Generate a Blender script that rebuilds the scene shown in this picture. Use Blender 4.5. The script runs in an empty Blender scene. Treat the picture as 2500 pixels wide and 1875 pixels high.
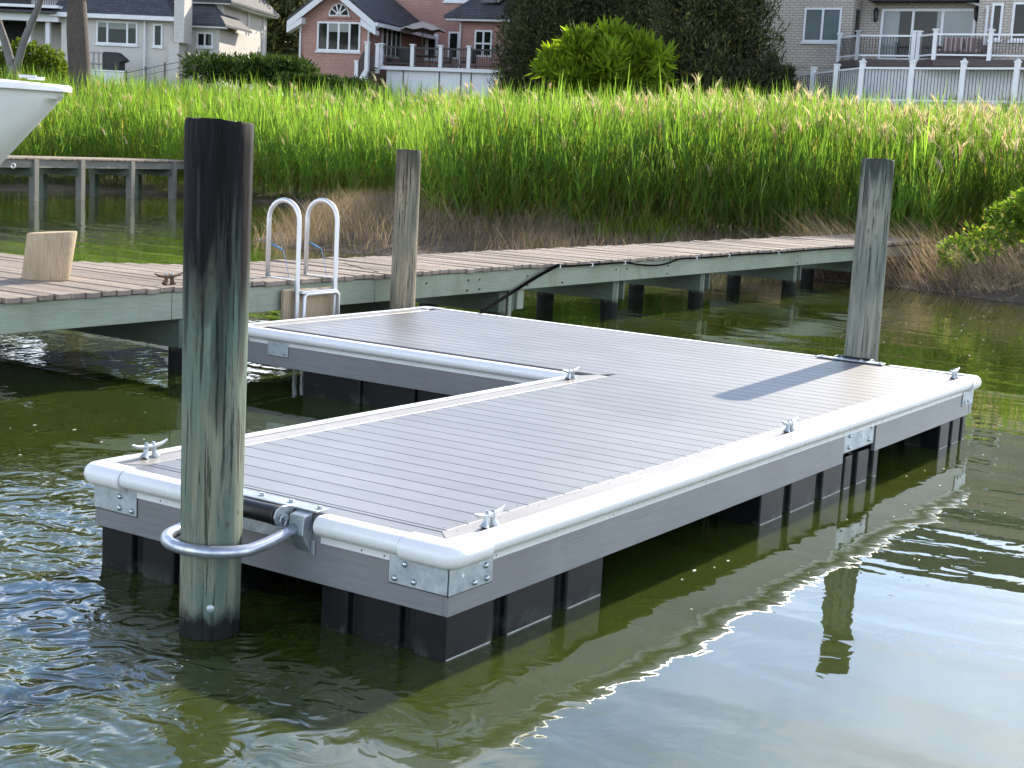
import bpy, math, random
import numpy as np
from mathutils import Vector, Matrix
random.seed(7)
RG = np.random.default_rng(11)
SC = bpy.context.scene
COL = SC.collection
R = math.radians
PI = math.pi

# ------------------------------------------------------------------ camera
F_PX, YAW, PITCH, ROLL = 3628.39, 0.5793, 0.1555, 0.0533
CAM = np.array([-4.3019, -3.0442, 1.888])
_f = np.array([math.cos(PITCH) * math.cos(YAW), math.cos(PITCH) * math.sin(YAW), -math.sin(PITCH)])
_r = np.cross(_f, [0, 0, 1]); _r /= np.linalg.norm(_r)
_u = np.cross(_r, _f)
_c, _s = math.cos(ROLL), math.sin(ROLL)
CR, CU = _c * _r + _s * _u, -_s * _r + _c * _u
CF = _f
cd = bpy.data.cameras.new("camera")
cam = bpy.data.objects.new("camera", cd)
COL.objects.link(cam)
cd.sensor_width = 36.0
cd.lens = F_PX / 2500 * 36.0
cd.clip_start = 0.05
cd.clip_end = 3000
cam.matrix_world = Matrix(((CR[0], CU[0], -CF[0], CAM[0]), (CR[1], CU[1], -CF[1], CAM[1]), (CR[2], CU[2], -CF[2], CAM[2]), (0, 0, 0, 1)))
SC.camera = cam

def ray(x, y):
    return CF + CR * (x - 1250) / F_PX - CU * (y - 937.5) / F_PX
def gp(x, y, z=0.0):
    """surveyed point at height z seen at photo position x, y"""
    d = ray(x, y); t = (z - CAM[2]) / d[2]; return CAM + d * t
def at(x, y, dist):
    return CAM + ray(x, y) * dist
def onpl(x, y, P, a):
    """point on the vertical plane through P with heading a"""
    d = ray(x, y); n = np.array([-math.sin(a), math.cos(a), 0])
    t = ((np.array([P[0], P[1], 0]) - CAM) @ n) / (d @ n)
    return CAM + d * t
def px_of(P):
    d = np.asarray(P, float) - CAM
    z = d @ CF
    return 1250 + F_PX * (d @ CR) / z, 937.5 - F_PX * (d @ CU) / z, z

# ------------------------------------------------------------------ mesh helpers
class MB:
    def __init__(s):
        s.v = []; s.f = []
    def add(s, vs, fs):
        n = len(s.v); s.v += [tuple(map(float, q)) for q in vs]; s.f += [tuple(i + n for i in q) for q in fs]; return s
    def box(s, x0, x1, y0, y1, z0, z1):
        if x0 > x1: x0, x1 = x1, x0
        if y0 > y1: y0, y1 = y1, y0
        if z0 > z1: z0, z1 = z1, z0
        v = [(x0, y0, z0), (x1, y0, z0), (x1, y1, z0), (x0, y1, z0), (x0, y0, z1), (x1, y0, z1), (x1, y1, z1), (x0, y1, z1)]
        return s.add(v, [(0, 3, 2, 1), (4, 5, 6, 7), (0, 1, 5, 4), (1, 2, 6, 5), (2, 3, 7, 6), (3, 0, 4, 7)])
    def bar(s, a, b, w, h, up=(0, 0, 1)):
        a, b = Vector(a), Vector(b); d = (b - a).normalized(); up = Vector(up)
        x = d.cross(up)
        if x.length < 1e-4: x = d.cross(Vector((1, 0, 0)))
        x.normalize(); y = x.cross(d)
        vs = []
        for p in (a, b):
            for i, j in ((-1, -1), (1, -1), (1, 1), (-1, 1)): vs.append(p + x * (i * w / 2) + y * (j * h / 2))
        return s.add(vs, [(0, 1, 2, 3), (7, 6, 5, 4), (0, 4, 5, 1), (1, 5, 6, 2), (2, 6, 7, 3), (3, 7, 4, 0)])
    def prism(s, poly, h0, h1, ax='z'):
        """poly of 2D points extruded along an axis; x: (y,z) y: (x,z) z: (x,y)"""
        n = len(poly)
        def P(p, h):
            return {'z': (p[0], p[1], h), 'y': (p[0], h, p[1]), 'x': (h, p[0], p[1])}[ax]
        vs = [P(p, h0) for p in poly] + [P(p, h1) for p in poly]
        fs = [tuple(range(n - 1, -1, -1)), tuple(range(n, 2 * n))] + [(i, (i + 1) % n, n + (i + 1) % n, n + i) for i in range(n)]
        return s.add(vs, fs)
    def sweep(s, pts, rad, n=12, cap=True, prof=None):
        pts = [Vector(p) for p in pts]; m = len(pts)
        if not hasattr(rad, '__len__'): rad = [rad] * m
        t0 = (pts[1] - pts[0]).normalized()
        ref = Vector((0, 0, 1)) if abs(t0.z) < .9 else Vector((1, 0, 0))
        x = t0.cross(ref).normalized(); base = len(s.v); vs = []
        for i in range(m):
            t = ((pts[min(i + 1, m - 1)] - pts[i]).normalized() + (pts[i] - pts[max(i - 1, 0)]).normalized())
            t = t.normalized() if t.length > 1e-6 else t0
            x = (x - t * x.dot(t)).normalized(); y = t.cross(x)
            for k in range(n):
                a = 2 * PI * k / n
                vs.append(pts[i] + (x * math.cos(a) + y * math.sin(a)) * rad[i])
        fs = [(i * n + k, i * n + (k + 1) % n, (i + 1) * n + (k + 1) % n, (i + 1) * n + k) for i in range(m - 1) for k in range(n)]
        if cap: fs += [tuple(range(n - 1, -1, -1)), tuple((m - 1) * n + k for k in range(n))]
        return s.add(vs, fs)
    def cyl(s, a, b, r0, r1=None, n=16):
        return s.sweep([a, b], [r0, r0 if r1 is None else r1], n)
    def ball(s, c, r, n=10, m=6, sz=1.0):
        vs = [(c[0], c[1], c[2] + r * sz)]
        for i in range(1, m):
            a = PI * i / m
            for k in range(n): vs.append((c[0] + r * math.sin(a) * math.cos(2 * PI * k / n), c[1] + r * math.sin(a) * math.sin(2 * PI * k / n), c[2] + r * sz * math.cos(a)))
        vs.append((c[0], c[1], c[2] - r * sz)); L = len(vs) - 1
        fs = [(0, 1 + k, 1 + (k + 1) % n) for k in range(n)]
        for i in range(m - 2):
            for k in range(n): fs.append((1 + i * n + k, 1 + (i + 1) * n + k, 1 + (i + 1) * n + (k + 1) % n, 1 + i * n + (k + 1) % n))
        fs += [(L, 1 + (m - 2) * n + (k + 1) % n, 1 + (m - 2) * n + k) for k in range(n)]
        return s.add(vs, fs)
    def build(s, name, m, parent=None, smooth=False, bevel=0.0, seg=2):
        me = bpy.data.meshes.new(name); me.from_pydata(s.v, [], s.f); me.update()
        o = bpy.data.objects.new(name, me); COL.objects.link(o)
        if m: me.materials.append(m)
        if parent: o.parent = parent
        if smooth:
            me.polygons.foreach_set('use_smooth', [len(p.vertices) <= 4 for p in me.polygons])
            if smooth != 'all':
                try: me.set_sharp_from_angle(angle=R(50))
                except Exception: pass
        if bevel:
            b = o.modifiers.new('bevel', 'BEVEL'); b.width = bevel; b.segments = seg; b.limit_method = 'ANGLE'; b.angle_limit = R(40)
        return o

def npmesh(name, V, faces4, m, cols=None, parent=None, tris=None):
    """big numpy mesh: quads (N,4) and triangles (M,3), colour per vertex"""
    me = bpy.data.meshes.new(name)
    nq = len(faces4); nt = 0 if tris is None else len(tris)
    me.vertices.add(len(V)); me.vertices.foreach_set('co', V.astype(np.float32).ravel())
    loops = faces4.ravel() if nt == 0 else np.concatenate([faces4.ravel(), tris.ravel()])
    me.loops.add(len(loops)); me.loops.foreach_set('vertex_index', loops.astype(np.int32))
    me.polygons.add(nq + nt)
    st = np.arange(nq) * 4
    if nt: st = np.concatenate([st, nq * 4 + np.arange(nt) * 3])
    me.polygons.foreach_set('loop_start', st.astype(np.int32))
    if cols is not None:
        a = me.color_attributes.new('tint', 'FLOAT_COLOR', 'POINT')
        c4 = np.ones((len(V), 4), np.float32); c4[:, :3] = cols; a.data.foreach_set('color', c4.ravel())
    me.update(calc_edges=True); me.validate()
    o = bpy.data.objects.new(name, me); COL.objects.link(o); me.materials.append(m)
    if parent: o.parent = parent
    return o

def tag(o, label=None, cat=None, group=None, kind=None):
    if label: o['label'] = label
    if cat: o['category'] = cat
    if group: o['group'] = group
    if kind: o['kind'] = kind
    return o
def thing(name, label, cat, loc=(0, 0, 0), rz=0, group=None):
    o = bpy.data.objects.new(name, None); COL.objects.link(o); o.empty_display_size = .2
    o.location = loc; o.rotation_euler = (0, 0, rz); return tag(o, label, cat, group)
def copy_tree(o, parent=None):
    c = o.copy(); COL.objects.link(c)
    if parent: c.parent = parent
    for ch in list(o.children): copy_tree(ch, c)
    return c

# ------------------------------------------------------------------ materials
def newmat(name):
    m = bpy.data.materials.new(name); m.use_nodes = True; nt = m.node_tree
    for n in list(nt.nodes): nt.nodes.remove(n)
    out = nt.nodes.new('ShaderNodeOutputMaterial'); b = nt.nodes.new('ShaderNodeBsdfPrincipled')
    nt.links.new(b.outputs[0], out.inputs[0]); return m, nt, b, out
def N(nt, t, **kw):
    n = nt.nodes.new(t)
    for k, v in kw.items():
        if k in ('operation', 'blend_type', 'data_type', 'feature', 'noise_dimensions', 'offset', 'squash', 'attribute_name', 'wave_type', 'bands_direction', 'distance', 'clamp', 'invert'): setattr(n, k, v)
    return n
def L(nt, a, b): nt.links.new(a, b)
def coords(nt, scale=(1, 1, 1), src='Object', rot=(0, 0, 0)):
    tc = nt.nodes.new('ShaderNodeTexCoord'); mp = nt.nodes.new('ShaderNodeMapping')
    mp.inputs['Scale'].default_value = scale; mp.inputs['Rotation'].default_value = rot
    L(nt, tc.outputs[src], mp.inputs[0]); return mp.outputs[0]
def noise(nt, vec, scale=5, detail=4, rough=.55, dist=0):
    n = nt.nodes.new('ShaderNodeTexNoise'); n.inputs['Scale'].default_value = scale; n.inputs['Detail'].default_value = detail
    n.inputs['Roughness'].default_value = rough; n.inputs['Distortion'].default_value = dist
    if vec: L(nt, vec, n.inputs['Vector'])
    return n.outputs['Fac']
def ramp(nt, fac, stops, interp='LINEAR'):
    r = nt.nodes.new('ShaderNodeValToRGB'); r.color_ramp.interpolation = interp
    e = r.color_ramp.elements
    while len(e) < len(stops): e.new(.5)
    for i, (p, c) in enumerate(stops):
        e[i].position = p; e[i].color = (c[0], c[1], c[2], 1) if hasattr(c, '__len__') else (c, c, c, 1)
    L(nt, fac, r.inputs[0]); return r.outputs[0]
def mix(nt, fac, a, b, mode='MIX'):
    n = nt.nodes.new('ShaderNodeMix'); n.data_type = 'RGBA'; n.blend_type = mode
    for i, x in ((0, fac), (6, a), (7, b)):
        if hasattr(x, 'links'): L(nt, x, n.inputs[i])
        elif hasattr(x, '__len__'): n.inputs[i].default_value = (x[0], x[1], x[2], 1)
        else: n.inputs[i].default_value = x
    return n.outputs[2]
def mth(nt, op, a, b=None, c=None, clamp=False):
    n = nt.nodes.new('ShaderNodeMath'); n.operation = op; n.use_clamp = clamp
    for i, x in enumerate((a, b, c)):
        if x is None: continue
        if hasattr(x, 'links'): L(nt, x, n.inputs[i])
        else: n.inputs[i].default_value = x
    return n.outputs[0]
def bump(nt, b, h, strength=.5, dist=.01, prev=None):
    n = nt.nodes.new('ShaderNodeBump'); n.inputs['Strength'].default_value = strength; n.inputs['Distance'].default_value = dist
    L(nt, h, n.inputs['Height'])
    if prev: L(nt, prev, n.inputs['Normal'])
    if b: L(nt, n.outputs[0], b.inputs['Normal'])
    return n.outputs[0]
def sc(c, k): return tuple(x * k for x in c)
def mk(name, col, rough=.6, var=.15, scale=6, stretch=(1, 1, 1), metal=0, bumpd=0, col2=None, spec=.5, fine=60, src='Object'):
    """plain procedural: two noise scales vary colour, roughness and relief"""
    m, nt, b, out = newmat(name)
    v = coords(nt, stretch, src); n1 = noise(nt, v, scale, 5, .6); n2 = noise(nt, v, fine, 3, .6)
    c2 = col2 or sc(col, 1 - var)
    f = ramp(nt, n1, [(.3, 0), (.7, 1)])
    c = mix(nt, f, sc(col, 1 + var * .5), c2)
    g = ramp(nt, n2, [(.3, 1 - var * .6), (.7, 1 + var * .3)])
    c = mix(nt, 1.0, c, g, 'MULTIPLY')
    L(nt, c, b.inputs['Base Color'])
    b.inputs['Metallic'].default_value = metal; b.inputs['Specular IOR Level'].default_value = spec
    rr = mth(nt, 'MULTIPLY_ADD', n1, .25, rough - .12, clamp=True); L(nt, rr, b.inputs['Roughness'])
    if bumpd: bump(nt, b, mth(nt, 'ADD', n1, mth(nt, 'MULTIPLY', n2, .35)), .6, bumpd)
    return m
# ------------------------------------------------------------------ light and sky
SUN_EL, SUN_AZ = 30.5, 3.0          # azimuth of the sun from +X towards +Y, degrees
sd = bpy.data.lights.new("sun", 'SUN'); sd.energy = 5.0; sd.angle = R(.53); sd.color = (1, .90, .74)
sun = bpy.data.objects.new("sun", sd); COL.objects.link(sun)
sdir = Vector((math.cos(R(SUN_EL)) * math.cos(R(SUN_AZ)), math.cos(R(SUN_EL)) * math.sin(R(SUN_AZ)), math.sin(R(SUN_EL))))
sun.rotation_euler = sdir.to_track_quat('Z', 'Y').to_euler(); sun.location = (20, 0, 30)
w = bpy.data.worlds.new("World"); SC.world = w; w.use_nodes = True
nt = w.node_tree; bg = nt.nodes['Background']
sky = nt.nodes.new('ShaderNodeTexSky'); sky.sky_type = 'NISHITA'; sky.sun_disc = False
sky.sun_elevation = R(SUN_EL); sky.sun_rotation = R(90 - SUN_AZ); sky.air_density = 1.0; sky.dust_density = .6; sky.ozone_density = 1.3
tc = nt.nodes.new('ShaderNodeTexCoord')
sep = nt.nodes.new('ShaderNodeSeparateXYZ'); L(nt, tc.outputs['Generated'], sep.inputs[0])
zz = mth(nt, 'ADD', mth(nt, 'MAXIMUM', sep.outputs[2], 0.0), .12)
cmb = nt.nodes.new('ShaderNodeCombineXYZ'); L(nt, mth(nt, 'DIVIDE', sep.outputs[0], zz), cmb.inputs[0]); L(nt, mth(nt, 'DIVIDE', sep.outputs[1], zz), cmb.inputs[1])
cl = noise(nt, cmb.outputs[0], .9, 9, .62, .4)
cl2 = noise(nt, cmb.outputs[0], .3, 3, .5, 0)
cm = ramp(nt, mth(nt, 'ADD', mth(nt, 'MULTIPLY', cl, .7), mth(nt, 'MULTIPLY', cl2, .35)), [(.45, 0), (.60, 1)])
cm = mth(nt, 'MULTIPLY', cm, ramp(nt, sep.outputs[2], [(.38, 1), (.60, .12)]))
skyc = mix(nt, 1.0, mix(nt, 1.0, sky.outputs[0], (.87, .98, 1.14), 'MULTIPLY'), ramp(nt, sep.outputs[2], [(.0, .999), (.35, .80), (.6, .50)]), 'MULTIPLY')
skyc = mix(nt, 1.0, skyc, (1.7, 1.7, 1.7), 'MULTIPLY')
cc = mix(nt, mth(nt, 'MULTIPLY', cm, .85), skyc, (18.0, 18.3, 19.0))
L(nt, cc, bg.inputs[0]); bg.inputs[1].default_value = .105
SC.view_settings.view_transform = 'Standard'; SC.view_settings.look = 'None'
SC.view_settings.exposure = 1.14; SC.view_settings.gamma = 1.0
SC.render.engine = 'CYCLES'
SC.render.resolution_x = 1024; SC.render.resolution_y = 768
SC.cycles.max_bounces = 6; SC.cycles.transparent_max_bounces = 6; SC.cycles.caustics_reflective = False; SC.cycles.caustics_refractive = False
SC.cycles.sample_clamp_indirect = 6

# ------------------------------------------------------------------ water
m, nt, b, out = newmat('water')
geo = nt.nodes.new('ShaderNodeNewGeometry'); pos = geo.outputs['Position']
def mapped(scale, rot=0):
    mp = nt.nodes.new('ShaderNodeMapping'); mp.inputs['Scale'].default_value = scale; mp.inputs['Rotation'].default_value = (0, 0, rot)
    L(nt, pos, mp.inputs[0]); return mp.outputs[0]
big = noise(nt, mapped((1, 1, 1)), .35, 3, .5)
body = mix(nt, ramp(nt, big, [(.35, 0), (.65, 1)]), (.026, .040, .007), (.040, .052, .010))
L(nt, body, b.inputs['Base Color']); b.inputs['Roughness'].default_value = .012; b.inputs['IOR'].default_value = 1.45
b.inputs['Specular IOR Level'].default_value = .62
b.inputs['Subsurface Weight'].default_value = 1.0; b.inputs['Subsurface Radius'].default_value = (.9, 1.0, .5); b.inputs['Subsurface Scale'].default_value = .28
# choppy west of the float, calm east of it, streaky by the old pier
sp = nt.nodes.new('ShaderNodeSeparateXYZ'); L(nt, pos, sp.inputs[0])
vd = nt.nodes.new('ShaderNodeVectorMath'); vd.operation = 'DISTANCE'; L(nt, pos, vd.inputs[0]); vd.inputs[1].default_value = (-1.0, 2.4, 0)
side = vd.outputs['Value']      # distance from the disturbed patch
chop = ramp(nt, mth(nt, 'MULTIPLY_ADD', side, -.24, mth(nt, 'MULTIPLY_ADD', big, .5, .68)), [(.22, .04), (.52, 1)])
n1 = noise(nt, mapped((1, 1.0, 1), .58), 5.0, 1.5, .5, 1.8)
n2 = noise(nt, mapped((1, .55, 1), .58), 2.0, 1.5, .45, 1.2)
n3 = noise(nt, mapped((1, .28, 1), -.55), 1.3, 2, .45, .6)
n4 = noise(nt, mapped((.35, 1, 1), -.75), 9, 2, .5, .3)
far = ramp(nt, mth(nt, 'MULTIPLY', sp.outputs[1], .1), [(.30, 0), (.7, 1)])
h = mth(nt, 'MULTIPLY', n1, .017)
h = mth(nt, 'MULTIPLY', mth(nt, 'MULTIPLY_ADD', n2, .040, h), chop)
h = mth(nt, 'MULTIPLY_ADD', n3, .014, h)
h = mth(nt, 'MULTIPLY_ADD', mth(nt, 'MULTIPLY', n4, far), .0022, h)
bump(nt, b, h, 1.0, 1.0)
wm = m
o = MB().add([(-400, -400, 0), (600, -400, 0), (600, 500, 0), (-400, 500, 0)], [(0, 1, 2, 3)]).build('water', wm); tag(o, kind='structure')

# ------------------------------------------------------------------ shore and land
SHORE = [(-60, 70), (5, 41), (22, 33.5), (27.3, 31.8), (28.2, 27), (26, 23.2), (20, 18.6), (16.2, 16.4), (15.1, 14.6), (15.6, 13.2), (17.0, 12.2), (18.2, 10.5), (19.2, 8.5), (19.5, 6.5), (19.5, 5.1), (18.7, 2.9), (18.1, 0), (17, -6), (16, -14), (20, -40), (40, -140)]
POLY = np.array(SHORE + [(500, -140), (500, 400), (-60, 400)])
def shore_dist(P):
    P = np.asarray(P, float); x, y = P[:, 0], P[:, 1]
    ins = np.zeros(len(P), bool); n = len(POLY)
    for i in range(n):
        x1, y1 = POLY[i]; x2, y2 = POLY[(i + 1) % n]
        c = ((y1 > y) != (y2 > y)); 
        with np.errstate(divide='ignore', invalid='ignore'):
            xi = (x2 - x1) * (y - y1) / (y2 - y1) + x1
        ins ^= c & (x < xi)
    d = np.full(len(P), 1e9)
    for i in range(len(SHORE) - 1):
        a = np.array(SHORE[i]); q = np.array(SHORE[i + 1]) - a
        t = np.clip(((x - a[0]) * q[0] + (y - a[1]) * q[1]) / (q @ q), 0, 1)
        d = np.minimum(d, np.hypot(x - a[0] - t * q[0], y - a[1] - t * q[1]))
    return np.where(ins, d, -d)
PRO_D = [-6, -1, 0, .5, 2, 4, 12, 24, 34, 42, 60, 120, 300, 600]
PRO_Z = [-1.5, -.35, -.02, .09, .22, .35, .9, 1.7, 3.3, 4.2, 4.5, 5.0, 7, 9]
def land_z(P):
    P = np.asarray(P, float); d = shore_dist(P)
    z = np.interp(d, PRO_D, PRO_Z)
    wob = np.sin(P[:, 0] * 1.7 + np.sin(P[:, 1] * 1.3)) * np.sin(P[:, 1] * 2.1 + P[:, 0] * .4)
    return z + wob * .04 * np.clip(1 - abs(d) / 10, .0, 1)
gx = np.concatenate([np.arange(8, 60, .5), np.arange(60, 130, 3), np.arange(130, 520, 20)])
gy = np.concatenate([np.arange(-140, -20, 10), np.arange(-20, 45, .5), np.arange(45, 110, 3), np.arange(110, 420, 20)])
gx = np.concatenate([np.arange(-60, 8, 4), gx])
X, Y = np.meshgrid(gx, gy, indexing='ij'); P = np.stack([X.ravel(), Y.ravel()], 1); Z = land_z(P)
nx, ny = len(gx), len(gy)
ii, jj = np.meshgrid(np.arange(nx - 1), np.arange(ny - 1), indexing='ij'); q = (ii * ny + jj).ravel()
Fq = np.stack([q, q + ny, q + ny + 1, q + 1], 1)
zc = Z[Fq].max(1); Fq = Fq[zc > -.6]
m, nt, b, out = newmat('ground')
v = coords(nt); n1 = noise(nt, v, 1.2, 6, .6); n2 = noise(nt, v, 14, 4, .6)
c = mix(nt, ramp(nt, n1, [(.35, 0), (.65, 1)]), (.055, .038, .024), (.10, .075, .05))
g = mix(nt, n2, (.035, .06, .012), (.08, .12, .02))
gz = nt.nodes.new('ShaderNodeNewGeometry'); s2 = nt.nodes.new('ShaderNodeSeparateXYZ'); L(nt, gz.outputs['Position'], s2.inputs[0])
c = mix(nt, ramp(nt, mth(nt, 'MULTIPLY', s2.outputs[2], .25), [(.35, 0), (.7, 1)]), c, g)
L(nt, c, b.inputs['Base Color']); b.inputs['Roughness'].default_value = .85; bump(nt, b, n2, .8, .03)
o = npmesh('ground', np.column_stack([P, Z]), Fq, m); tag(o, kind='structure')
# ------------------------------------------------------------------ materials for the float
def composite(name, axis, col=(.162, .163, .172)):
    m, nt, b, out = newmat(name)
    st = (3, 90, 90) if axis == 'x' else (90, 3, 90)
    v = coords(nt, st); n1 = noise(nt, v, 1.0, 5, .65); vb = coords(nt, (1, 1, 1)); n2 = noise(nt, vb, 1.3, 4, .6)
    idx = coords(nt, (1 / .1429, .05, .0) if axis == 'y' else (.05, .05, .05))
    wn = nt.nodes.new('ShaderNodeTexWhiteNoise'); wn.noise_dimensions = '1D'
    sx = nt.nodes.new('ShaderNodeSeparateXYZ'); tc = nt.nodes.new('ShaderNodeTexCoord'); L(nt, tc.outputs['Object'], sx.inputs[0])
    fl = mth(nt, 'FLOOR', mth(nt, 'DIVIDE', mth(nt, 'SUBTRACT', sx.outputs[0], .1791), .1429)); L(nt, fl, wn.inputs['W'])
    c = mix(nt, ramp(nt, n1, [(.3, 0), (.7, 1)]), sc(col, .86), sc(col, 1.12))
    c = mix(nt, 1.0, c, ramp(nt, n2, [(.32, .84), (.68, 1.08)]), 'MULTIPLY')
    if axis == 'y': c = mix(nt, 1.0, c, ramp(nt, wn.outputs[0], [(0, .93), (1, 1.07)]), 'MULTIPLY')
    st_ = noise(nt, coords(nt), 2.1, 6, .7, 1.0); c = mix(nt, ramp(nt, st_, [(.58, 0), (.75, .35)]), c, sc(col, 1.45))
    c = mix(nt, ramp(nt, noise(nt, coords(nt), 38, 3, .7), [(.70, 0), (.76, .5)]), c, sc(col, .45))
    L(nt, c, b.inputs['Base Color']); b.inputs['Roughness'].default_value = .38; b.inputs['Specular IOR Level'].default_value = .6
    bump(nt, b, n1, .35, .002); return m
M_DECK = composite('deck_board', 'y')
M_TRIM = composite('trim_board', 'x', (.27, .248, .225))
M_FASX = composite('fascia_board', 'x', (.185, .188, .200))
M_FASY = composite('fascia_board_end', 'q', (.185, .188, .200))
M_VINYL = mk('white_vinyl', (.78, .79, .80), .28, .07, 2.2, (1, 1, 1), col2=(.70, .69, .66), fine=35)
def vinyl(name, col):
    m, nt, b, out = newmat(name)
    n1 = noise(nt, coords(nt), 1.4, 5, .6); n2 = noise(nt, coords(nt, (1, 1, 3)), 16, 5, .75, 1.0); n3 = noise(nt, coords(nt), 90, 3, .6)
    c = mix(nt, ramp(nt, n1, [(.35, 0), (.7, .5)]), col, sc(col, .86))
    c = mix(nt, ramp(nt, n2, [(.60, 0), (.74, .45)]), c, (.33, .32, .27))
    c = mix(nt, ramp(nt, n3, [(.70, 0), (.76, .5)]), c, (.18, .16, .13))
    L(nt, c, b.inputs['Base Color']); L(nt, mth(nt, 'MULTIPLY_ADD', n2, .35, .12), b.inputs['Roughness']); bump(nt, b, n1, .5, .006); return m
M_VINYL = vinyl('white_vinyl_bumper', (.74, .75, .76))
M_VIN2 = mk('vinyl_flange', (.74, .76, .77), .35, .08, 3)
M_GALV = mk('galvanised_steel', (.42, .47, .50), .42, .28, 9, metal=.55, col2=(.30, .34, .37), fine=45, bumpd=.0006)
M_PIPE = mk('galvanised_pipe', (.46, .50, .55), .30, .25, 14, metal=.7, col2=(.33, .36, .42), bumpd=.0006)
M_BOLT = mk('steel_bolt', (.45, .48, .52), .3, .2, 30, metal=.8)
M_RUB = mk('black_rubber', (.012, .012, .014), .38, .3, 12)
m, nt, b, out = newmat('float_plastic')
v = coords(nt); n1 = noise(nt, v, 5, 6, .7, .8); n2 = noise(nt, coords(nt, (1, 1, 4)), 9, 5, .7, 1)
gz = nt.nodes.new('ShaderNodeNewGeometry'); s2 = nt.nodes.new('ShaderNodeSeparateXYZ'); L(nt, gz.outputs['Position'], s2.inputs[0])
low = ramp(nt, mth(nt, 'MULTIPLY', s2.outputs[2], 4), [(.02, 1), (.35, .0)])
silt = mth(nt, 'MULTIPLY', ramp(nt, n1, [(.50, 0), (.72, 1)]), low)
scr = ramp(nt, n2, [(.64, 0), (.72, .35)])
c = mix(nt, mth(nt, 'MAXIMUM', silt, scr), (.005, .006, .007), (.07, .08, .06)); L(nt, c, b.inputs['Base Color']); b.inputs['Roughness'].default_value = .42; b.inputs['Specular IOR Level'].default_value = .22
M_FLOAT = m
M_GLINT = mk('wet_edge_glint', (.42, .43, .40), .6, .3, 30)  # pale colour standing in for the waterline reflection on the floats

V_, W_, U_, U1_, T_ = 1.9047, 4.9489, 6.4501, 4.0348, .1471
ZD = .45; ZF = .18
dock = thing('floating_dock', 'L-shaped grey composite floating dock with white vinyl bumpers and black floats', 'floating dock')
# deck boards, all running along Y
mb = MB(); PT = .1429; U0 = .1791; g = .0024
def board(x0, x1, y0, y1): mb.box(x0 + g, x1 - g, y0, y1, ZD - .025, ZD)
mb.box(T_ + g, U0 - g, T_, V_ - T_, ZD - .025, ZD)
k = 0
while U0 + k * PT < U_ - .03:
    x0, x1 = U0 + k * PT, min(U0 + (k + 1) * PT, U_ - .012)
    top = V_ - T_ if x1 < U1_ + .05 else W_ - T_
    if x0 < U1_ + .05 < x1: top = V_ - T_
    if x0 >= U1_ + .02: top = W_ - T_
    if x1 <= U1_ + .15 and x0 >= U1_ + .02: pass
    board(x0, x1, T_ + .0025, top - .0025); k += 1
o = mb.build('decking', M_DECK, dock, bevel=.002, seg=1)
# picture frame border boards with mitres
def slab(name, poly, z0, z1, mt, bev=.0015): return MB().prism(poly, z0, z1, 'z').build(name, mt, dock, bevel=bev, seg=1)
E_ = .004
slab('border_board', [(E_, E_), (U_ - E_, E_), (U_ - E_, T_), (T_ + .0, T_)], ZD - .025, ZD, M_TRIM)
slab('border_board', [(E_, E_ + .004), (T_ - .003, T_), (T_ - .003, V_ - T_), (E_, V_ - E_ - .004)], ZD - .025, ZD - .001, M_DECK)
slab('border_board', [(E_ + .003, V_ - E_), (T_, V_ - T_), (U1_ + .30, V_ - T_), (U1_ + .0, V_ - E_)], ZD - .025, ZD, M_TRIM)
slab('border_board', [(U1_ + E_, W_ - E_), (U1_ + E_, W_ - T_), (U_ - .16, W_ - T_), (U_ - .012, W_ - E_)], ZD - .025, ZD, M_TRIM)
slab('border_board', [(U1_ + E_, V_ + .0), (U1_ + .023, V_ + .0), (U1_ + .023, W_ - T_), (U1_ + E_, W_ - T_)], ZD - .025, ZD - .001, M_DECK)
# substructure so that nothing shows through the gaps
MB().box(.05, U_ - .05, .05, V_ - .05, .26, .415).box(U1_ + .05, U_ - .05, V_ - .04, W_ - .05, .26, .415).build('frame', M_RUB, dock)
# fascia boards
FT = .022
def fas(x0, x1, y0, y1, mt, z0=ZF, z1=ZD - .028): return MB().box(x0, x1, y0, y1, z0, z1).build('fascia_board', mt, dock, bevel=.002, seg=1)
fas(0, 3.93, -.002, FT, M_FASX); fas(4.46, 6.38, -.002, FT, M_FASX); fas(6.383, U_, -.004, FT, M_FASX, .18, .26)
fas(-.0, FT - .003, FT, V_ - FT, M_FASY); fas(0, U1_, V_ - FT, V_ + .002, M_FASX)
fas(U1_, U1_ + FT, V_ + .003, W_ - FT, M_FASY); fas(U1_, U_, W_ - FT, W_, M_FASX); fas(U_ - FT, U_, FT, W_ - FT, M_FASY)
# bumper: D shaped vinyl with a strip on the deck and a strip on the fascia
def bumper(p0, p1, outn, sc_=1.0, name='bumper', mt=None):
    """p0-p1 along an edge (xy), outn outward normal"""
    p0, p1, n = Vector((*p0, 0)), Vector((*p1, 0)), Vector((*outn, 0))
    prof = [(-.040, .4545), (-.040, .4505), (.001, .4495)]
    top, bot = .4585, .378
    R1 = .040 * sc_; zc = (top + bot) / 2
    prof = [(.0035, .345), (.0035, .368)] + [(.010 + R1 * 1.05 * math.cos(a), zc + R1 * math.sin(a)) for a in [R(x) for x in range(-84, 92, 11)]] + [(-.036, .4555), (-.036, .4512), (.0005, .4510), (.0005, .345)]
    vs = [p + n * a + Vector((0, 0, z)) for p in (p0, p1) for a, z in prof]; m_ = len(prof)
    fs = [tuple(range(m_)), tuple(range(2 * m_ - 1, m_ - 1, -1))] + [(i, (i + 1) % m_, m_ + (i + 1) % m_, m_ + i) for i in range(m_)]
    o = MB().add(vs, fs).build(name, mt or M_VINYL, dock, smooth=True)
    return o
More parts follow.
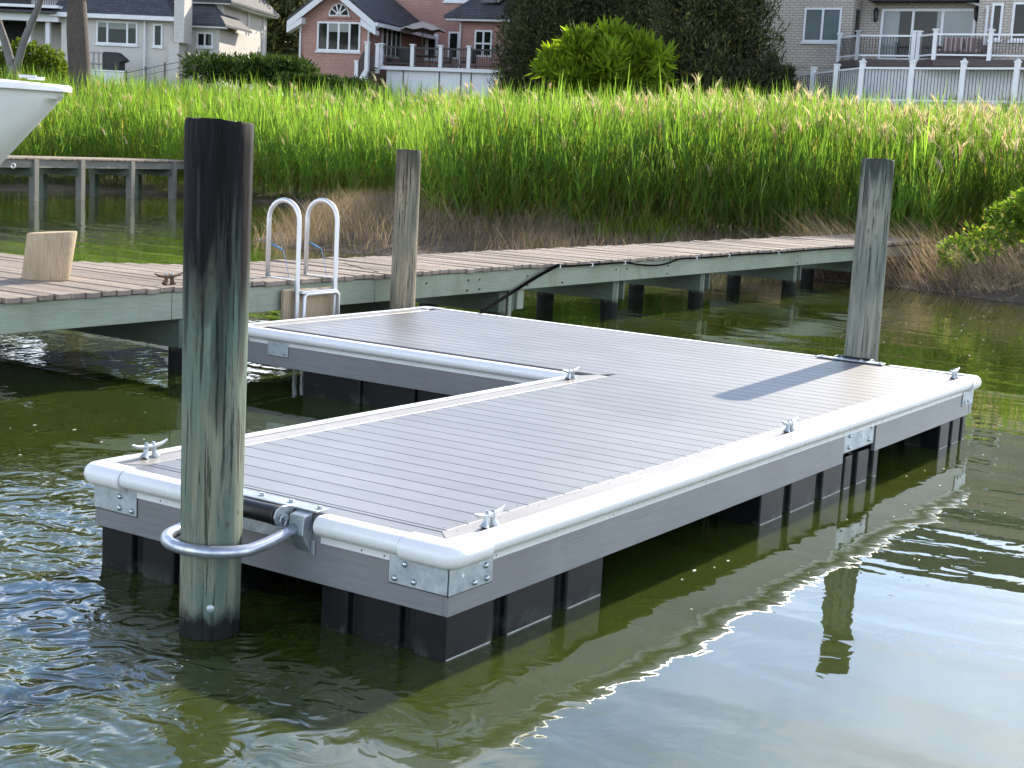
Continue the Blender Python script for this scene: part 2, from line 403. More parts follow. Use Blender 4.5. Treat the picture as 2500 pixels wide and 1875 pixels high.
bumper((.205, 0), (4.12, 0), (0, -1)); bumper((4.124, 0), (U_ - .20, 0), (0, -1))
bumper((0, .205), (0, .615), (-1, 0)); bumper((0, 1.20), (0, V_ - .205), (-1, 0))
bumper((.21, V_), (U1_ - .05, V_), (0, 1)); bumper((U1_, V_ + .05), (U1_, W_ - .12), (-1, 0))
bumper((U1_ + .12, W_), (U_ - .2, W_), (0, 1)); bumper((U_, .20), (U_, .63), (1, 0)); bumper((U_, 1.23), (U_, W_ - .22), (1, 0))
def corner(cx, cy, sx, sy, ln=.20):
    """moulded corner cap: an L of the same round nose, a little larger"""
    prof = [(.004, .358)] + [(.010 + .049 * math.cos(a), .4120 + .0485 * math.sin(a)) for a in [R(x) for x in range(-85, 92, 11)]] + [(-.046, .4600), (-.046, .4520), (.004, .4520)]
    path = []
    # outward offset points are built per station
    st = [((1, 0), (0, -1), ln), ((1, 0), (0, -1), .06)]
    vs = []; m_ = len(prof)
    rows = []
    rows.append([(ln, -a, z) for a, z in prof]); rows.append([(.035, -a, z) for a, z in prof])
    for t in (0, 22.5, 45, 67.5, 90):
        c0, s0 = math.cos(R(t)), math.sin(R(t)); rr = []
        for a, z in prof:
            if a > 0: rr.append((.02 - s0 * (a + .02) , .02 - c0 * (a + .02), z))
            else: rr.append((-a if t > 0 else .03, -a, z) if True else None)
        rows.append(rr)
    rows.append([(-a, .035, z) for a, z in prof]); rows.append([(-a, ln, z) for a, z in prof])
    for r_ in rows: vs += [(cx + sx * x, cy + sy * y, z) for x, y, z in r_]
    fs = []
    for i in range(len(rows) - 1):
        for k in range(m_): fs.append((i * m_ + k, i * m_ + (k + 1) % m_, (i + 1) * m_ + (k + 1) % m_, (i + 1) * m_ + k))
    fs += [tuple(range(m_ - 1, -1, -1)), tuple((len(rows) - 1) * m_ + k for k in range(m_))]
    if sx * sy < 0: fs = [tuple(reversed(f)) for f in fs]
    MB().add(vs, fs).build('corner_bumper', M_VINYL, dock, smooth=True)
corner(0, 0, 1, 1); corner(0, V_, 1, -1); corner(U_, 0, -1, 1); corner(U_, W_, -1, -1); corner(U1_, W_, 1, -1, .12)
# galvanised corner brackets with carriage bolts
def bolt_heads(par, pts, n, r=.0125):
    for p in pts:
        p = Vector(p); n_ = Vector(n)
        mb = MB(); mb.sweep([p, p + n_ * .004, p + n_ * .009, p + n_ * .011], [r, r, r * .7, r * .2], 10)
        mb.build('bolt', M_BOLT, par, smooth=True)
def plate_x(x0, x1, yface, s, z0, z1, pts):       # plate on a face whose normal is s*Y
    o = MB().box(x0, x1, yface, yface + s * .006, z0, z1).build('bracket', M_GALV, dock, bevel=.0015, seg=1)
    bolt_heads(o, [(x, yface + s * .006, z) for x, z in pts], (0, s, 0))
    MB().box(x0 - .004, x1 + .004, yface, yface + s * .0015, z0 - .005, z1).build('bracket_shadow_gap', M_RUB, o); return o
def plate_y(y0, y1, xface, s, z0, z1, pts):
    o = MB().box(xface, xface + s * .006, y0, y1, z0, z1).build('bracket', M_GALV, dock, bevel=.0015, seg=1)
    bolt_heads(o, [(xface + s * .006, y, z) for y, z in pts], (s, 0, 0))
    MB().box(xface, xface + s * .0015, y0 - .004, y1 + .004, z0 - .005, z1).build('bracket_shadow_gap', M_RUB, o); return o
B0, B1 = .262, .40
plate_x(-.006, .275, -.002, -1, B0, B1, [(.225, .335), (.155, .283), (.235, .283)])
plate_y(0, .275, 0, -1, B0, B1, [(.20, .345), (.155, .285), (.245, .283)])
plate_y(V_ - .262, V_ + .004, 0, -1, B0, B1, [(V_ - .16, .335), (V_ - .16, .285), (V_ - .235, .283)])
plate_x(3.95, 4.445, .012, -1, .235, .40, [(4.03, .33), (4.03, .26), (4.38, .345), (4.36, .265)])
plate_x(6.20, U_ - .002, -.002, -1, B0, B1, [(6.25, .285), (6.33, .285)])
plate_y(4.43, 4.64, U1_, -1, B0, B1, [(4.47, .29)])
for x, z in ((.075, .328), (4.245, .30)):
    MB().cyl((x, -.004 if x < 1 else .006, z), (x, -.0105 if x < 1 else .002, z), .011, .009, 12).build('rivet', M_VIN2, dock, smooth=True)
# drain holes in the lower strip
for x in (.30, 1.2, 2.1, 3.0, 3.9): MB().cyl((x, -.0036, .357), (x, -.0044, .357), .004, n=8).build('screw', M_RUB, dock)
for y in (.22, .30, .41, 1.5): MB().cyl((-.0036, y, .357), (-.0044, y, .357), .004, n=8).build('screw', M_RUB, dock)
mb = MB()          # deck screws along the border
for k in range(0, 44):
    for dx in (.03, .11):
        x = U0 + k * PT + dx
        if x < U_ - .05: mb.cyl((x, T_ + .035, ZD), (x, T_ + .035, ZD + .0006), .0035, n=6)
for k in range(0, 22):
    x = .2 + k * .29
    mb.cyl((x, .115, ZD), (x, .115, ZD + .0006), .0035, n=6)
    if x < U1_: mb.cyl((x, V_ - .115, ZD), (x, V_ - .115, ZD + .0006), .0035, n=6)
o = mb.build('deck_screws', M_RUB, dock); tag(o, kind='stuff')
# floats: ribbed plastic tanks
def tank(x0, x1, y0, y1, ribs_x, ribs_y=(), z0=-.35, z1=.20):
    d = .035
    def outline():
        P = []
        # bottom edge y0, going +x, grooves at ribs_x (centre,width)
        P.append((x0, y0))
        for c_, w_ in ribs_x: P += [(c_ - w_ / 2, y0), (c_ - w_ / 2 + .006, y0 + d), (c_ + w_ / 2 - .006, y0 + d), (c_ + w_ / 2, y0)]
        P.append((x1, y0)); P.append((x1, y1))
        for c_, w_ in reversed(ribs_x): P += [(c_ + w_ / 2, y1), (c_ + w_ / 2 - .006, y1 - d), (c_ - w_ / 2 + .006, y1 - d), (c_ - w_ / 2, y1)]
        P.append((x0, y1))
        for c_, w_ in reversed(ribs_y): P += [(x0, c_ + w_ / 2), (x0 + d, c_ + w_ / 2 - .006), (x0 + d, c_ - w_ / 2 + .006), (x0, c_ - w_ / 2)]
        return P
    MB().prism(outline(), z0, z1, 'z').build('float', M_FLOAT, dock, bevel=.008, seg=2)
tank(.018, 1.18, .018, .62, [(.38, .09), (.83, .10)], [(.20, .07), (.45, .08)])
tank(.018, 1.18, 1.16, V_ - .02, [(.38, .09), (.83, .10)], [(1.40, .08), (1.66, .07)])
tank(2.84, 4.61, .022, .70, [(3.19, .09), (3.65, .10), (4.02, .035), (4.20, .09), (4.48, .09)], [(.3, .08)])
tank(2.84, 4.0, 1.16, V_ - .03, [(3.2, .09), (3.65, .10)], [(1.4, .08)])
tank(5.80, 6.38, .01, .70, [(6.04, .07), (6.28, .06)], [(.3, .08)])
tank(4.06, 4.7, 2.25, 4.3, [(4.3, .08)], [(2.7, .10), (3.2, .10), (3.7, .1)])
tank(5.6, 6.4, 2.2, 4.7, [(6.0, .08)], [(2.7, .10), (3.3, .10), (4.0, .1)])
# pale strips painting the bright wet-edge reflection where the tank faces meet the water
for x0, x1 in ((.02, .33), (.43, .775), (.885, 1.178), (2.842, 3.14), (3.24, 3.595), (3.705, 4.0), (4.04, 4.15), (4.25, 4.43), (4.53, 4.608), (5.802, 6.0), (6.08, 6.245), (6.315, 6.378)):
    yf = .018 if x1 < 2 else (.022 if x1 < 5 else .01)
    MB().box(x0 + .01, x1 - .01, yf - .0015, yf + .001, -.01, .0055).build('waterline_glint', M_GLINT, dock)
# cleats
def cleat(x, y, z, ln=.205, mt=M_GALV, parent=dock, name='cleat', ang=0, s=1.0):
    c_, s_ = math.cos(ang), math.sin(ang)
    T = lambda p: (x + s * (p[0] * c_ - p[1] * s_), y + s * (p[0] * s_ + p[1] * c_), z + s * p[2])
    h = ln / 2 / s; mb = MB()
    pts = [(-h, 0, .066), (-h * .7, 0, .054), (-h * .35, 0, .048), (0, 0, .047), (h * .35, 0, .048), (h * .7, 0, .054), (h, 0, .066)]
    mb.sweep([T(p) for p in pts], [q * s for q in [.0045, .008, .0105, .0125, .0105, .008, .0045]], 10)
    for sx in (-1, 1):
        mb.sweep([T((sx * .034, 0, 0)), T((sx * .031, 0, .006)), T((sx * .024, 0, .022)), T((sx * .020, 0, .045))], [q * s for q in [.021, .019, .011, .012]], 10)
    o = mb.build(name, mt, parent, smooth=True)
    b2 = MB()
    for sx in (-1, 1): b2.cyl(T((sx * .020, 0, .056)), T((sx * .020, 0, .059)), .011 * s, n=12).cyl(T((sx * .020, 0, .059)), T((sx * .020, 0, .067)), .0075 * s, n=6)
    b2.build('bolt', M_BOLT, o); return o
q = gp(1218, 1290, ZD + .006); cleat(q[0], .055, ZD + .005)
q = gp(1930, 1056, ZD); cleat(q[0], .055, ZD + .005)
q = gp(2330, 925, ZD); cleat(q[0], .07, ZD + .005)
q = gp(1388, 925, ZD); cleat(q[0], V_ - .06, ZD + .005)
q = gp(366, 1118, ZD); cleat(q[0], V_ - .06, ZD + .005)

# pile guides: plate on the deck, two cheeks, pipe hoop round the pile, rubber roller
def guide(cx, cy, s, rp, mtx):
    """edge at x=cx, pile centre y=cy, s=-1 hoop towards -x; returns the guide part"""
    y0, y1 = cy - .285, cy + .285
    X = lambda d: cx + s * d
    mb = MB()
    mb.box(X(.004), X(-.075), y0 + .02, y1 - .02, ZD + .0095, ZD + .0165)
    for yc in (cy - .205, cy + .205):
        sg = 1 if yc > cy else -1
        mb.prism([(X(.0), ZD + .0085), (X(.050), ZD - .002), (X(.058), ZD - .075), (X(.040), ZD - .105), (X(.008), ZD - .15), (X(.0), ZD - .15)], yc - .038, yc + .038, 'y')
        mb.box(X(.004), X(.010), yc + sg * .038 - .002, yc + sg * .058, ZD - .16, ZD - .10)
    mb.box(X(.004), X(.010), cy - .17, cy + .17, ZD - .125, ZD - .04)
    o = mb.build('pile_guide', M_GALV, dock, bevel=.003, seg=2)
    zl = ZD - .062
    pts = []
    hw = .198; reach = .455
    pts.append((X(.03), cy - .195, zl + .010))
    pts.append((X(.13), cy - .198, zl - .008))
    pts.append((X(.22), cy - .200, zl - .022))
    for a in range(-82, 83, 10):
        aa = R(a); pts.append((X(reach - hw * .92 + hw * .92 * math.cos(aa)), cy + hw * math.sin(aa), zl - .03))
    pts.append((X(.22), cy + .200, zl - .022)); pts.append((X(.13), cy + .198, zl - .008)); pts.append((X(.03), cy + .195, zl + .010))
    MB().sweep(pts, .0235, 16).build('hoop', M_PIPE, o, smooth='all')
    # roller with clevis and pin
    ra = ZD - .012; rx = X(.072)
    MB().sweep([(rx, cy - .130, ra), (rx, cy - .124, ra), (rx, cy - .04, ra), (rx, cy + .04, ra), (rx, cy + .124, ra), (rx, cy + .130, ra)], [.032, .040, .038, .038, .040, .032], 18).build('roller', M_RUB, o, smooth=True)
    mb = MB()
    for sg in (-1, 1):
        yy = cy + sg * .140; mb = MB(); mb.prism([(X(.0), ra + .036), (X(.066), ra + .040), (X(.10), ra + .028), (X(.112), ra), (X(.10), ra - .028), (X(.06), ra - .04), (X(0), ra - .04)], yy - .004, yy + .004, 'y')
        mb.box(X(.0), X(.09), yy + sg * .004, yy + sg * .03, ra - .042, ra - .036); mb.build('clevis', M_GALV, o, bevel=.002, seg=1)
    mb = MB(); mb.cyl((rx, cy - .172, ra), (rx, cy + .172, ra), .013, n=14).build('pin', M_BOLT, o, smooth=True)
    mb = MB(); ring = [(rx + s * (.012 + .018 * math.cos(a)), cy - .165, ra - .012 + .020 * math.sin(a)) for a in [R(x) for x in range(0, 330, 25)]]
    mb.sweep(ring, .0022, 6).build('ring_clip', M_BOLT, o, smooth=True)
    for yy in (cy - .240, cy - .091, cy + .067, cy + .22):
        mb = MB(); mb.cyl((X(-.045), yy, ZD + .0165), (X(-.045), yy, ZD + .0185), .017, n=16).cyl((X(-.045), yy, ZD + .0185), (X(-.045), yy, ZD + .0275), .0105, n=6)
        mb.build('bolt', M_BOLT, o)
    return o
guide(0, .905, -1, .125, None)
guide(U_, .93, 1, .13, None)
o = MB().box(6.30, U_ + .0, W_ - .11, W_ - .01, ZD + .0015, ZD + .008).prism([(W_, ZD - .01), (W_ + .06, ZD - .03), (W_ + .06, ZD - .12), (W_, ZD - .2)], 6.2, 6.26, 'x').build('pile_guide', M_GALV, dock, bevel=.002)
mb = MB(); pts = [(6.22, W_ + .03, .28)] + [(6.50 + .21 * math.sin(R(a)), W_ + .30 - .0 + .2 * -math.cos(R(a)) * -1, .27) for a in range(-85, 86, 15)] + [(6.70, W_ + .03, .28)]
mb.sweep(pts, .022, 12).build('hoop', M_PIPE, o, smooth='all')
# ------------------------------------------------------------------ mooring pilings
def wood_pile(name, mid, midb, dark_top, warm=0.0, topz=2.0, botz=.12, dark_len=.6, green=(.10, .17, .13)):
    m, nt, b, out = newmat(name)
    v = coords(nt, (1, 1, .10)); v2 = coords(nt, (1, 1, .035)); v3 = coords(nt, (1, 1, .6))
    gz = nt.nodes.new('ShaderNodeTexCoord'); s2 = nt.nodes.new('ShaderNodeSeparateXYZ'); L(nt, gz.outputs['Object'], s2.inputs[0]); z = s2.outputs[2]
    n1 = noise(nt, v, 16, 6, .65, .5); n2 = noise(nt, v2, 60, 5, .7, .2); n3 = noise(nt, v3, 3.0, 4, .6, .6); n4 = noise(nt, v, 6, 4, .6, 1.2)
    c = mix(nt, ramp(nt, n1, [(.40, 0), (.60, 1)]), mid, midb)
    c = mix(nt, ramp(nt, n3, [(.42, 0), (.68, .7)]), c, green)
    c = mix(nt, ramp(nt, noise(nt, v3, 1.8, 5, .6, .5), [(.56, 0), (.72, .55)]), c, (.165, .140, .085))
    c = mix(nt, 1.0, c, ramp(nt, noise(nt, v2, 34, 5, .75, .3), [(.32, .76), (.68, 1.18)]), 'MULTIPLY')
    crack = ramp(nt, n2, [(.36, 0), (.43, 1)])
    c = mix(nt, mth(nt, 'MULTIPLY', mth(nt, 'SUBTRACT', 1.0, crack), .8), c, (.018, .024, .02))
    knot = ramp(nt, noise(nt, coords(nt, (1, 1, .35)), 9, 2, .4, 2.5), [(.66, 0), (.72, .7)]); c = mix(nt, knot, c, (.035, .04, .03))
    # weathered black head: ragged lower limit made of vertical runs
    if dark_top:
        edge = mth(nt, 'ADD', mth(nt, 'MULTIPLY', mth(nt, 'SUBTRACT', n4, .5), 1.9), mth(nt, 'MULTIPLY', mth(nt, 'SUBTRACT', n1, .5), .9))
        tt = mth(nt, 'DIVIDE', mth(nt, 'ADD', mth(nt, 'SUBTRACT', z, topz - dark_len), edge), dark_len, clamp=True)
        dk = mth(nt, 'MULTIPLY', ramp(nt, tt, [(.0, 0), (.12, .45), (.50, 1)]), dark_top)
        streak = mix(nt, ramp(nt, n2, [(.55, 0), (.75, 1)]), (.006, .006, .007), (.045, .045, .05))
        c = mix(nt, dk, c, streak)
    wl = mth(nt, 'ADD', mth(nt, 'SUBTRACT', z, botz), mth(nt, 'MULTIPLY', mth(nt, 'SUBTRACT', noise(nt, v3, 14, 4, .6, .5), .5), .16))
    c = mix(nt, ramp(nt, mth(nt, 'MULTIPLY_ADD', wl, 8, .5, clamp=True), [(.2, 1), (.75, 0)]), c, (.012, .014, .012))
    L(nt, c, b.inputs['Base Color']); b.inputs['Roughness'].default_value = .8; b.inputs['Specular IOR Level'].default_value = .2
    bump(nt, b, mth(nt, 'ADD', mth(nt, 'MULTIPLY', n1, .6), crack), .9, .007)
    return m
def pile_mesh(r0, r1, h, bot=-.6, seed=1, n=40, m_=30, tilt=(0, 0), knots=()):
    rr = random.Random(seed); ph = [rr.uniform(0, 6.28) for _ in range(6)]
    rows = []
    for i in range(m_ + 1):
        z = bot + (h - bot) * i / m_; t = max(0, z) / h; r = r0 + (r1 - r0) * t
        row = []
        for k in range(n):
            a = 2 * PI * k / n
            q = r * (1 + .018 * math.sin(2 * a + ph[0] + z * .5) + .012 * math.sin(3 * a + ph[1] - z) + .006 * math.sin(9 * a + ph[2] + z * 1.7) + .005 * math.sin(17 * a + ph[3]))
            row.append((q * math.cos(a) + tilt[0] * z, q * math.sin(a) + tilt[1] * z, z))
        rows.append(row)
    mb = MB(); vs = [p for r_ in rows for p in r_]
    # chamfered top
    top = [(p[0] * (.975 - .02 * rr.random()), p[1] * (.975 - .02 * rr.random()), h + .004 + .007 * rr.random() - .01 * p[0] / r1 * (.2 + .5 * (seed % 2))) for p in rows[-1]]
    vs += top; R_ = m_ + 2
    fs = [(i * n + k, i * n + (k + 1) % n, (i + 1) * n + (k + 1) % n, (i + 1) * n + k) for i in range(R_ - 1) for k in range(n)]
    fs.append(tuple((R_ - 1) * n + k for k in range(n)))
    return mb.add(vs, fs)
MP1 = wood_pile('pile_wood_green', (.115, .150, .122), (.205, .215, .158), 1.0, topz=1.94, dark_len=.95, botz=.10, green=(.085, .165, .135))
MP2 = wood_pile('pile_wood_weathered', (.150, .155, .130), (.245, .245, .20), .75, topz=1.95, dark_len=.35, botz=.05, green=(.11, .165, .14))
MP3 = wood_pile('pile_wood_tan', (.18, .165, .125), (.30, .255, .18), .6, topz=1.85, dark_len=.45, botz=.05, green=(.10, .125, .10))
for nm, lab, loc, r0, r1, h, mt, sd, tl in (
    ('mooring_piling', 'tall wooden piling with blackened top inside the near steel hoop of the floating dock', (-.305, .905, 0), .1135, .1235, 1.93, MP1, 3, (0, 0)),
    ('mooring_piling', 'grey-green wooden piling standing at the far right edge of the floating dock', (6.64, .93, 0), .126, .118, 1.96, MP2, 5, (0, 0)),
    ('mooring_piling', 'weathered tan and grey piling between the floating dock corner and the old pier', (6.50, 5.27, 0), .118, .110, 1.84, MP3, 8, (0, 0))):
    t = thing(nm, lab, 'piling', loc, 0, 'round wooden pilings around the floating dock')
    pile_mesh(r0, r1, h, seed=sd, tilt=tl).build('shaft', mt, t, smooth=True)
    if sd == 3:
        a = math.atan2(CAM[1] - .905, CAM[0] + .305) + .03
        d = Vector((math.cos(a), math.sin(a), 0)); c = d * .1125 + Vector((0, 0, .125))
        MB().sweep([c, c + d * .006, c + d * .009], [.0155, .015, .009], 18).build('nail_cap', M_GALV, t, smooth=True)

# ------------------------------------------------------------------ old wooden pier
def wood(name, a, b_, stretch, rough=.8, scale=10, bumpd=.003, crack=(.03, .025, .02), percol=0, stain=None):
    m, nt, b, out = newmat(name)
    v = coords(nt, stretch); n1 = noise(nt, v, scale, 6, .65, .3); n2 = noise(nt, v, scale * 4, 4, .7); n3 = noise(nt, coords(nt), 1.1, 4, .6)
    c = mix(nt, ramp(nt, n1, [(.3, 0), (.7, 1)]), a, b_)
    c = mix(nt, 1.0, c, ramp(nt, n3, [(.3, .80), (.7, 1.12)]), 'MULTIPLY')
    if stain: c = mix(nt, ramp(nt, noise(nt, coords(nt, (1, 1, .35)), 2.6, 5, .65, .8), [(.55, 0), (.72, .6)]), c, stain)
    if percol:
        tc = nt.nodes.new('ShaderNodeTexCoord'); sx = nt.nodes.new('ShaderNodeSeparateXYZ'); L(nt, tc.outputs['Object'], sx.inputs[0])
        wn = nt.nodes.new('ShaderNodeTexWhiteNoise'); wn.noise_dimensions = '1D'; L(nt, mth(nt, 'FLOOR', mth(nt, 'DIVIDE', sx.outputs[0], percol)), wn.inputs['W'])
        c = mix(nt, 1.0, c, ramp(nt, wn.outputs[0], [(0, .78), (1, 1.15)]), 'MULTIPLY')
    k = ramp(nt, n2, [(.30, 1), (.40, 0)]); c = mix(nt, mth(nt, 'MULTIPLY', k, .6), c, crack)
    L(nt, c, b.inputs['Base Color']); b.inputs['Roughness'].default_value = rough; b.inputs['Specular IOR Level'].default_value = .25
    bump(nt, b, mth(nt, 'ADD', n1, n2), .8, bumpd); return m
M_PLANK = wood('weathered_plank', (.21, .17, .14), (.36, .305, .26), (30, 1.5, 30), percol=.1455)
M_BEAM = wood('treated_beam', (.235, .28, .22), (.33, .36, .29), (1.2, 12, 20), stain=(.20, .19, .12), scale=6)
M_PPILE = wood_pile('pier_pile_wood', (.13, .15, .12), (.21, .22, .17), 0, botz=.20)
M_CAP = wood('treated_cap', (.085, .11, .09), (.15, .18, .145), (12, 1.2, 20), scale=6)
M_RUST = mk('rusty_iron', (.10, .05, .03), .8, .4, 30, bumpd=.001)
pier = thing('wooden_pier', 'old wooden pier of weathered cross planks on green treated beams', 'pier', (0, 0, 0))
ZP = .70; PW = .1455
mb = MB(); rr = random.Random(5)
x = -6.0
FRONT = 5.50
while x < 27.5:
    y0 = FRONT + rr.uniform(-.012, .012)
    xc = x + PW / 2
    if xc < 4.62: y1 = 13.0 if xc > 3.2 else 8.9
    elif xc < 5.4: y1 = 7.65 - (xc - 4.62) * .95
    else: y1 = 6.90 + rr.uniform(-.025, .03)
    if xc < 3.2: y1 = 8.9 + rr.uniform(-.03, .03)
    dz0, dz1 = rr.uniform(-.006, .006), rr.uniform(-.006, .006)
    if rr.random() < .06: dz1 += .018
    gp_ = rr.uniform(.006, .012)
    cup = .004; sk = rr.uniform(-.004, .004)
    vs = []
    for (yy, dz) in ((y0, dz0), (y1, dz1)):
        vs += [(x + gp_ + sk, yy, ZP - .038 + dz), (x + PW - gp_ + sk, yy, ZP - .038 + dz), (x + PW - gp_ + sk, yy, ZP + dz + cup), (x + PW / 2 + sk, yy, ZP + dz - .001), (x + gp_ + sk, yy, ZP + dz + cup)]
    mb.add(vs, [(0, 1, 2, 3, 4), (9, 8, 7, 6, 5), (0, 5, 6, 1), (1, 6, 7, 2), (2, 7, 8, 3), (3, 8, 9, 4), (4, 9, 5, 0)])
    x += PW
mb.build('decking', M_PLANK, pier, bevel=.003, seg=1)
mb = MB()
# front beam in three lengths with butt joints
xs = [-6.0, 3.9, 6.42, 11.02, 16.42, 26.5]
for i in range(len(xs) - 1):
    MB().box(xs[i] + .003, xs[i + 1] - .003, FRONT + .035, FRONT + .078, ZP - .045 - .215, ZP - .045).build('beam', M_BEAM, pier, bevel=.004, seg=1)
MB().box(-6, 26.5, 6.80, 6.845, ZP - .26, ZP - .046).build('beam', M_BEAM, pier, bevel=.004)
MB().box(-6, 26.5, 6.18, 6.22, ZP - .24, ZP - .046).build('beam', M_CAP, pier, bevel=.004)
# bents: pair of piles and cap boards
for i, x in enumerate((-2.2, 2.0, 4.15, 6.9, 8.72, 11.12, 13.42, 16.5, 19.4, 22.4)):
    for yy in ((5.72, 6.62) if x > 5 else (5.95, 6.7)):
        if x < 5: yy = 5.68 if yy < 6.2 else 8.4
        if x < 1: continue
        o = pile_mesh(.105, .10, ZP - .05, seed=20 + i * 3 + int(yy), n=20, m_=6).build('pile', M_PPILE, pier, smooth=True); o.location = (x, yy, 0)
    for sx in (-1, 1):
        yb = 5.60 if x > 5 else 5.56
        MB().box(x + sx * .105, x + sx * .145, yb, 6.92 if x > 5 else 8.6, ZP - .26 - .235, ZP - .262).build('cap_board', M_CAP, pier, bevel=.003)
MB().box(8.74, 8.80, 5.585, 5.60, .0, .44).box(8.93, 9.05, 5.60, 5.64, .22, .44).build('splice_block', M_BEAM, pier, bevel=.003)
mb = MB()       # old bolts in the beam face
for x in (4.4, 7.2, 7.9, 8.1, 9.0, 9.7, 10.9, 11.15, 12.2, 14.0, 16.3, 16.55):
    for dz in (-.07, -.17):
        if rr.random() < .75: mb.cyl((x + rr.uniform(-.03, .03), FRONT + .036, ZP - .05 + dz), (x, FRONT + .028, ZP - .05 + dz), .012, .010, 8)
mb.build('bolt', M_RUST, pier)
q = gp(448, 700, ZP + .0); cleat(q[0], FRONT + .16, ZP + .004, .30, M_RUST, pier, 'cleat', 0, 1.35)
mb = MB(); q = gp(1050, 648, ZP)
mb.bar((6.6, 5.65, ZP + .008), (7.0, 6.4, ZP + .010), .012, .006); 
mb.build('loose_splinter', M_PLANK, pier)

# far pier by the reeds
M_GREYP = wood('grey_pier_wood', (.17, .165, .15), (.27, .26, .235), (1.2, 12, 12), scale=6)
fp = thing('wooden_pier', 'low grey pier crossing the water in front of the reeds at the far left', 'pier', (20.608, 28.028, 0), math.atan2(1.51, 6.17))
mb = MB(); x = -14.0
while x < 8.2:
    mb.box(x + .005, x + .14, -.08 + rr.uniform(-.01, .01), 1.35, 1.04 + rr.uniform(-.004, .004), 1.08); x += .145
mb.build('decking', M_PLANK, fp)
MB().box(-14, 8.2, -.02, .02, .83, 1.035).build('beam', M_GREYP, fp); MB().box(-14, 8.2, 1.2, 1.24, .83, 1.035).build('beam', M_GREYP, fp)
for x in (-12.9, -10.7, -8.5, -6.4, -4.2, -2.1, 0, 1.93, 4.22, 6.35):
    for yy in (.0, 1.2):
        MB().box(x - .09, x + .09, yy - .10, yy + .08, -.5, 1.03).build('pile', M_CAP if yy else M_GREYP, fp, bevel=.01)
    MB().box(x - .13, x - .09, -.04, 1.3, .62, .83).box(x + .09, x + .13, -.04, 1.3, .62, .83).build('cap_board', M_CAP, fp)

# piling offcut on the pier
m_cut = wood('fresh_cut_wood', (.30, .22, .14), (.50, .40, .28), (22, 22, 1.0), scale=5, crack=(.10, .06, .03))
bc = (gp(60, 681, ZP) + gp(161, 684, ZP)) / 2; tcn = onpl(128, 568, bc, -.98)
st = thing('piling_offcut', 'short slanted offcut of pale piling standing on the old pier deck at the far left', 'wood block', (bc[0], bc[1], ZP + .004))
off = tcn - bc; n = 32; vs = []
hr = Vector((_r[0], _r[1], 0)).normalized(); fr_ = Vector((-hr.y, hr.x, 0))
for j, (t, k) in enumerate(((0, .96), (.03, 1.0), (.5, 1.0), (.97, 1.0), (1, .97))):
    for i in range(n):
        a = 2 * PI * i / n; e = .182 * k * math.cos(a); w_ = .16 * k * math.sin(a)
        p = hr * (e * (1.0 + .05 * t) + t * (off[0] * hr.x + off[1] * hr.y)) + fr_ * w_
        vs.append((p.x, p.y, t * (off[2]) + t * (e * .09)))
fs = [(j * n + i, j * n + (i + 1) % n, (j + 1) * n + (i + 1) % n, (j + 1) * n + i) for j in range(4) for i in range(n)] + [tuple(4 * n + i for i in range(n)), tuple(range(n - 1, -1, -1))]
MB().add(vs, fs).build('log', m_cut, st, smooth=True)

# aluminium ladder
M_ALU = mk('aluminium', (.62, .62, .62), .42, .04, 3, metal=.6, col2=(.62, .62, .64), fine=10)
yF, yB = FRONT - .075, FRONT + .27
xa = onpl(728, 640, (0, yF), 0)[0]; xb = onpl(820, 640, (0, yF), 0)[0]
lad = thing('dock_ladder', 'aluminium ladder with two tall hoop handrails hooked over the old pier', 'ladder', (xa, yF, 0))
wL = xb - xa; hy = yB - yF; ztop = 1.20
for dx in (0, wL):
    rr_ = hy / 2; pts = [(dx, 0, -.45), (dx, 0, .4), (dx, 0, ztop - .0)]
    pts += [(dx, rr_ - rr_ * math.cos(R(a)), ztop + rr_ * math.sin(R(a))) for a in range(15, 180, 15)]
    pts += [(dx, hy, ztop), (dx, hy, ZP + .004)]
    MB().sweep(pts, .0205, 14).build('handrail', M_ALU, lad, smooth='all')
    MB().box(dx - .018, dx + .018, .0, hy + .03, ZP + .004, ZP + .010).box(dx - .018, dx + .018, .018, .024, ZP - .10, ZP + .004).build('bracket', M_ALU, lad)
for z in (.60, .33, .06, -.2):
    MB().box(.018, wL - .018, -.045, .045, z - .012, z + .012).build('tread', M_ALU, lad, bevel=.003)
mb = MB(); mb.sweep([(.06, -.03, -.4), (.06, -.03, .56), (.09, -.03, .585), (wL - .02, -.03, .585), (wL + .01, -.03, .56), (wL + .01, -.03, -.4)], .019, 12).build('inner_frame', M_ALU, lad, smooth='all')
MB().box(-.12, wL + .05, .045, .075, .36, .62).build('backing_board', m_cut, lad, bevel=.004)
M_BLUE = mk('blue_rope', (.04, .24, .48), .6, .2, 30)
for dx in (0, wL):
    mb = MB(); q0 = Vector((dx + .02, hy, 1.0))
    mb.sweep([q0, q0 + Vector((.02, -.05, -.03)), q0 + Vector((.04, -.12, -.06))], [.004, .009, .005], 8)
    mb.sweep([q0 + Vector((.04, -.12, -.06)), q0 + Vector((.05, -.16, -.2)), (dx + .05, hy - .2, ZP + .01)], .0025, 6); mb.build('tie_rope', M_BLUE, lad, smooth='all')
